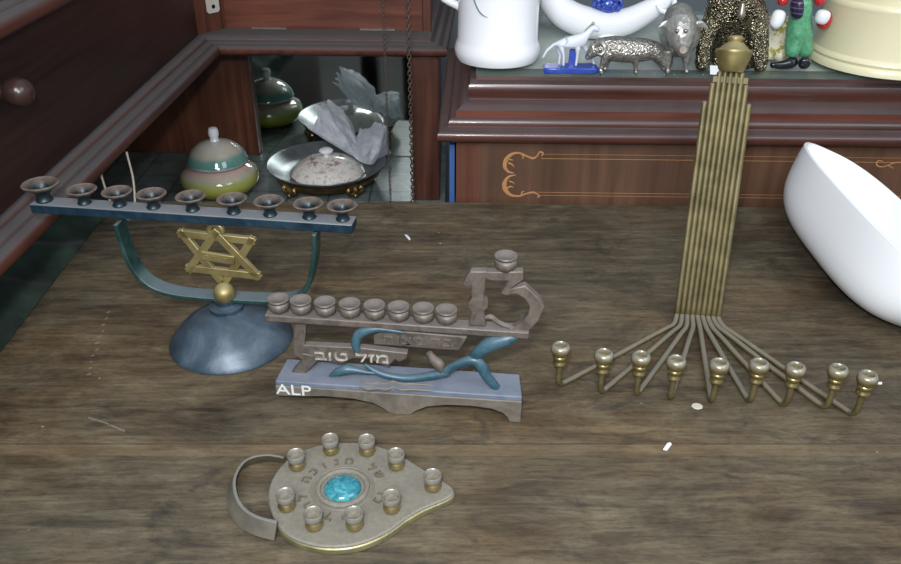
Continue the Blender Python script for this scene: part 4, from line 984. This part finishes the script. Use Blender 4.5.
b = BM(); q = ZC(606, 24); lathe(b, [(0, 0), (0.016, 0), (0.017, 0.002), (0.012, 0.006), (0.010, max(0.008, zlow - ZG + 0.004)), (0, max(0.008, zlow - ZG + 0.004))], (q.x, cy_, ZG), 24); obj('foot', b, M['white'], cv)
# cluster of blue beads lying in the crescent
b = BM(); rnd = random.Random(4); q = ZC(608, 5); q.y = cy_
for k in range(46):
    a, e = rnd.uniform(0, 6.28), rnd.uniform(-0.55, 1.5); r_ = 0.0125
    c = q + Vector((math.cos(a) * math.cos(e) * r_ * 1.25, math.sin(a) * math.cos(e) * r_ * 0.9, math.sin(e) * r_ + 0.002)); ball(b, c, rnd.uniform(0.0028, 0.0040), n=9)
ball(b, q, 0.011, (1.2, 0.9, 1), n=12)
tag(obj('bead_cluster', b, M['crystal'], None, loc=q, sharp=180), 'cluster of sparkling blue beads resting in the white crescent vase', 'beads')

# embossed silver ram, side on
ry = onglass(630, 75).y + 0.010
ZR = lambda x, y, dy=0.0: aty(585 + x / 6.63, y / 6.63, ry + dy)
rm = thing('ram_figurine', 'embossed silver ram figurine standing side-on beside the white horse', 'figurine', onglass(630, 74))
def ong(x, dy): q = ZR(x, 500, dy); return Vector((q.x, ry + dy, ZG + 0.0012))
b = BM(); tube(b, [ZR(70, 318), ZR(120, 316), ZR(190, 322), ZR(290, 332), ZR(380, 330), ZR(460, 335), ZR(520, 352)], [0.0068, 0.0105, 0.0128, 0.0128, 0.0120, 0.0095, 0.0050], 18, 4)
ball(b, ZR(70, 318), 0.0068); tube(b, [ZR(85, 312), ZR(50, 345), ZR(22, 375)], [0.0078, 0.0062, 0.0036], 14, 3); ball(b, ZR(22, 375), 0.0036)
for dx0, tgt, dy in ((150, 105, -0.006), (165, 128, 0.006), (338, 335, -0.006), (470, 545, -0.004), (450, 520, 0.006)):
    tube(b, [ZR(dx0, 350, dy), ZR(dx0 + (tgt - dx0) * 0.6, 410, dy), ZR(tgt, 455, dy), ong(tgt, dy)], [0.0062, 0.0036, 0.0019, 0.0022], 10, 3)
    ball(b, ong(tgt, dy) + Vector((0, -0.0004, 0.0006)), 0.0024, n=10)
me = fuse(b, 0.0008, 4); link('body', me, M['silver'], rm, sharp=180)
for s in (-1, 1):
    b = BM(); h0 = ZR(75, 300, s * 0.005)
    tube(b, [h0, h0 + Vector((0.004, s * 0.004, 0.004)), h0 + Vector((0.008, s * 0.006, -0.001)), h0 + Vector((0.005, s * 0.007, -0.007)), h0 + Vector((0, s * 0.008, -0.006))], [0.0028, 0.0028, 0.0024, 0.0016, 0.0008], 8, 4); obj('horn', b, M['silver2'], rm)

# silver sheep facing out
sy_ = onglass(677, 76).y + 0.004
ZS = lambda x, y, dy=0.0: aty(650 + x / 6.63, y / 6.63, sy_ + dy)
sh_ = thing('sheep_figurine', 'smooth tarnished silver sheep figurine facing out with lowered round head', 'figurine', onglass(677, 74))
def onS(x, dy): q = ZS(x, 500, dy); return Vector((q.x, sy_ + dy, ZG + 0.0012))
b = BM(); ball(b, ZS(196, 215, 0.026), 0.0205, (0.98, 1.55, 1.18), n=28)
for x, dy in ((118, 0.006), (238, 0.006), (130, 0.042), (235, 0.042)):
    tube(b, [ZS(x, 330, dy), ZS(x, 400, dy), ZS(x, 450, dy), onS(x, dy)], [0.0060, 0.0036, 0.0018, 0.0020], 10, 3); ball(b, onS(x, dy) + Vector((0, -0.0004, 0.0006)), 0.0023, n=10)
me = fuse(b, 0.0009, 6); link('body', me, M['silver2'], sh_, sharp=180)
b = BM(); tube(b, [ZS(194, 120, 0.004), ZS(198, 170, -0.006), ZS(205, 240, -0.014), ZS(212, 300, -0.020), ZS(216, 335, -0.023)], [0.0150, 0.0165, 0.0140, 0.0095, 0.0062], 20, 4); ball(b, ZS(194, 120, 0.004), 0.015); ball(b, ZS(216, 335, -0.023), 0.0062)
tube(b, [ZS(180, 60, 0.006), ZS(205, 55, 0.004), ZS(230, 70, 0.006)], [0.004, 0.006, 0.004], 10, 3)
hdo = link('head', fuse(b, 0.0009, 5), M['silver2'], sh_, sharp=180)
b = BM(); lathe(b, [(0, 0), (0.0046, 0), (0.0046, 0.0016), (0.0036, 0.0024), (0, 0.0024)], ZS(217, 330, -0.0280), 18, Matrix.Rotation(R(78), 3, 'X')); obj('snout', b, M['steel'], hdo)
b = BM()
for x in (180, 236): ball(b, ZS(x, 205, -0.0262), 0.0021, n=10)
obj('eye', b, M['steel'], hdo)
for s, x in ((-1, 150), (1, 282)):
    b = BM(); c = ZS(x, 175, -0.010); tube(b, [c - Vector((s * 0.004, 0, 0)), c + Vector((s * 0.007, 0, 0.002)), c + Vector((s * 0.014, -0.001, -0.001))], [0.0022, 0.0042, 0.0010], 10, 4, ((0, 1, 0), 0.5)); obj('ear', b, M['silver2'], sh_)

# large shaggy bronze dog
by_ = onglass(735, 76).y + 0.028
ZB = lambda x, y, dy=0.0: aty(650 + x / 6.63, y / 6.63, by_ + dy)
bz = thing('dog_figurine', 'large shaggy dark bronze dog figurine seated behind the brass rods', 'figurine', (ZB(560, 300).x, by_ + 0.02, ZG))
V_, Rr, E_ = [], [], []
c0 = add(ZB(545, 150, 0.012), (0.026, 0.026)); c1_ = add(ZB(550, 300, 0.030), (0.028, 0.028), c0); c2_ = add(ZB(550, 40, 0.0), (0.023, 0.024), c0); c3 = add(ZB(560, -90, -0.004), 0.019, c2_); c4 = add(ZB(555, -190, -0.008), 0.021, c3); c5 = add(ZB(535, -165, -0.030), 0.010, c4)
def onB(x, dy): q = ZB(x, 480, dy); return Vector((q.x, by_ + dy, ZG + 0.003))
for pts in (((400, 150, 0.0, 0.0125), (365, 290, -0.008, 0.0085), (345, 420, -0.014, 0.0075), (340, None, -0.020, 0.0055)), ((705, 120, 0.0, 0.0145), (720, 280, -0.012, 0.0105), (728, 420, -0.018, 0.0085), (735, None, -0.024, 0.0058))):
    par = c2_
    for x, y, dy, r in pts: par = add(ZB(x, y, dy) if y is not None else onB(x, dy), r, par)
par = c1_
for x, dy, r in ((470, 0.0, 0.014), (445, -0.012, 0.006)): par = add(onB(x, dy) + Vector((0, 0, r * 0.5)), r, par)
par = c1_
for x, dy, r in ((640, 0.0, 0.014), (650, -0.010, 0.006)): par = add(onB(x, dy) + Vector((0, 0, r * 0.5)), r, par)
me = skin(V_, E_, Rr, 3)
from mathutils import noise as mnoise
for v in me.vertices:
    co_ = v.co; n_ = v.normal; a = mnoise.noise(Vector((co_.x * 420, co_.y * 420, co_.z * 130))); v.co = co_ + n_ * a * 0.0016
    if v.co.z < ZG + 0.0003: v.co.z = ZG + 0.0003
link('body', me, M['bronze'], bz, sharp=180)
for s, x in ((-1, 440), (1, 665)):
    b = BM(); c = ZB(x, -225, 0.0); tube(b, [c, c + Vector((s * 0.006, -0.002, -0.010)), c + Vector((s * 0.006, -0.004, -0.022))], [0.005, 0.007, 0.003], 10, 4); obj('ear', b, M['bronze'], bz)
b = BM(); c = ZB(605, 100, -0.0275); tube(b, [c + Vector((0, 0.001, 0.011)), c, c + Vector((0.001, 0.001, -0.006))], [0.002, 0.0044, 0.0012], 12, 4); obj('chest_highlight', b, M['steel'], bz)  # pale sliver standing in for the white highlight on the dog's chest

# painted figure in green trousers
fy = onglass(806, 66).y
ZF = lambda x, y, dy=0.0: aty(750 + x / 6.63, y / 6.63, fy + dy)
fg = thing('clown_figurine', 'glazed figurine in green trousers and striped vest with white gloves', 'figurine', (ZF(320, 400).x, fy, ZG))
V_, Rr, E_ = [], [], []
w0 = add(ZF(335, 150), (0.0125, 0.0105)); 
for pts in (((300, 230, -0.002, 0.0105), (285, 320, -0.003, 0.0088), (270, 385, -0.003, 0.0075)), ((355, 230, 0.0, 0.0105), (365, 310, 0.0, 0.0092), (368, 380, 0.0, 0.0080))):
    par = w0
    for x, y, dy, r in pts: par = add(ZF(x, y, dy), r, par)
u0 = add(ZF(345, 60), (0.013, 0.010), w0); u1 = add(ZF(350, -40), (0.013, 0.0105), u0)
link('trousers', skin(V_, E_, Rr), M['fgreen'], fg, sharp=180)
V_, Rr, E_ = [], [], []
w0 = add(ZF(312, 130, -0.0075), (0.0075, 0.0055)); w1_ = add(ZF(310, 60, -0.0085), (0.0088, 0.006), w0); w2_ = add(ZF(315, -20, -0.0075), (0.009, 0.006), w1_)
link('vest', skin(V_, E_, Rr), M['fstripe'], fg, sharp=180)
V_, Rr, E_ = [], [], []
a = add(ZF(345, -60), (0.013, 0.010)); b1_ = add(ZF(345, -130), 0.010, a)
l1 = add(ZF(250, -80), 0.0065, a); l2 = add(ZF(215, 0, -0.004), 0.0058, l1); l3 = add(ZF(212, 40, -0.006), 0.0056, l2)
r1 = add(ZF(430, -80), 0.0065, a); r2 = add(ZF(462, -10, -0.004), 0.0060, r1); r3 = add(ZF(470, 40, -0.006), 0.0062, r2)
link('jacket', skin(V_, E_, Rr), M['fred'], fg, sharp=180)
def glove(pts, name='glove', mat='fwhite'):
    V_.clear(); Rr.clear(); E_.clear(); par = None
    for x, y, dy, r in pts: par = add(ZF(x, y, dy), r, par)
    link(name, skin(V_, E_, Rr), M[mat], fg, sharp=180)
glove([(205, 60, -0.009, 0.0060), (190, 110, -0.010, 0.0078), (168, 160, -0.010, 0.0076), (138, 182, -0.010, 0.0045)])
glove([(500, 60, -0.010, 0.0072), (482, 110, -0.010, 0.0084), (456, 165, -0.010, 0.0062)])
glove([(515, 60, -0.003, 0.0060), (500, 140, -0.004, 0.0078), (462, 195, -0.004, 0.0072)], 'cuff', 'fred')
glove([(130, 120, -0.004, 0.0035), (122, 160, -0.005, 0.0035)], 'cuff', 'fred')
b = BM(); ball(b, ZF(345, -215), 0.0125, (1, 0.95, 1.1)); ball(b, ZF(345, -205, -0.0125), 0.0022); hd = obj('head', b, M['fskin'], fg, sharp=180)
b = BM(); lathe(b, [(0.0135, 0), (0.014, 0.003), (0.009, 0.012), (0.003, 0.022), (0, 0.024)], ZF(345, -215) + Vector((0, 0, 0.006)), 20); obj('hat', b, M['fred'], fg)
for pts in ([(300, 415, 0.0, 0.0062), (270, 420, -0.008, 0.0062), (200, 440, -0.010, 0.0045), (130, 430, -0.010, 0.0030)], [(360, 440, 0.0, 0.0066), (345, 480, -0.010, 0.0070), (350, 490, -0.014, 0.0060)]):
    V_.clear(); Rr.clear(); E_.clear(); par = None
    for x, y, dy, r in pts:
        q = ZF(x, y, dy); q.z = max(q.z, ZG + r * 0.85); par = add(q, r, par)
    me = skin(V_, E_, Rr)
    link('shoe', me, M['fblack'], fg, sharp=180)
# cream gift parcel and pearl bauble beside the figurine
q = onglass(775, 64); q.y += 0.016
b = BM(); box(b, q.x - 0.0105, q.x + 0.0125, q.y, q.y + 0.02, ZG, ZG + 0.042); gp = obj('gift_parcel', b, M['gilt'], None, loc=(q.x, q.y + 0.01, ZG), bevel=0.0012); tag(gp, 'cream gold-flecked gift parcel behind the left glove of the clown figurine', 'parcel')
q = onglass(781, 63); b = BM(); ball(b, (q.x, q.y + 0.006, ZG + 0.0072), 0.0072); tag(obj('bauble', b, M['gilt'], None, loc=(q.x, q.y + 0.006, ZG)), 'pearly gold bauble on the glass by the black shoes', 'bauble')

# cream crock
q = onglass(884, 61); rad = 0.0775
b = BM(); lathe(b, [(0, 0.0), (rad - 0.003, 0.0), (rad, 0.0015), (rad + 0.0002, 0.006), (rad - 0.0012, 0.0085), (rad - 0.0022, 0.0095), (rad - 0.0008, 0.0125), (rad - 0.0020, 0.0155), (rad - 0.0035, 0.0170), (rad - 0.005, 0.060), (rad - 0.0040, 0.0625), (rad - 0.0036, 0.0650), (rad - 0.0046, 0.0675), (rad - 0.006, 0.069), (rad - 0.008, 0.12), (rad - 0.005, 0.124), (rad - 0.008, 0.127), (rad - 0.011, 0.124), (rad - 0.009, 0.02), (0, 0.008)], q, 72)
tag(obj('crock', b, M['cream'], None, loc=q), 'cream ribbed stoneware crock at the right end of the glass top', 'crock')
# little white paper tag on the glass edge
q = onglass(713.5, 74); b = BM(); prism(b, [q + Vector(p) for p in [(-0.0045, -0.003, 0.0005), (0.0045, -0.005, 0.0005), (0.0058, 0.004, 0.0065), (-0.0030, 0.006, 0.0065)]], (0, 0, 0.0008)); tag(obj('paper_tag', b, M['paper'], None, loc=q), 'tiny white paper tag on the glass beside the brass cup', 'tag')

# ------------------------------------------------------------------ scraps on the table
def scrap(name, u, v, pts, label, cat, h=0.0012):
    c = atz(u, v); b = BM(); prism(b, [c + Vector((x, y, 0.0003)) for x, y in pts], (0, 0, h)); tag(obj(name, b, M['ivory' if name == 'wax_drop' else 'paper'], None, loc=c, bevel=0.0003), label, cat)
scrap('paint_chip', 667, 447.5, [(-0.0036, -0.003), (-0.001, -0.004), (0.0036, 0.002), (0.003, 0.004), (0.0005, 0.003)], 'white chip lying on the table board joint below the brass rods', 'chip')
scrap('paper_shaving', 407.5, 238.5, [(-0.0012, 0.006), (-0.0032, 0.006), (-0.001, 0.001), (0.002, -0.0055), (0.0032, -0.003), (0.0014, 0.002)], 'curved white shaving on the table between star and number 13', 'scrap')
scrap('paint_chip', 878, 384, [(-0.003, -0.001), (0.002, -0.0015), (0.0032, 0.0008), (-0.002, 0.0012)], 'small white chip beside the rightmost cup of the brass rods', 'chip')
scrap('wax_drop', 697, 407, [(math.cos(k * .7854) * 0.0042, math.sin(k * .7854) * 0.0036) for k in range(8)], 'round pale wax drop on the table in front of the brass rods', 'wax drop', 0.0008)
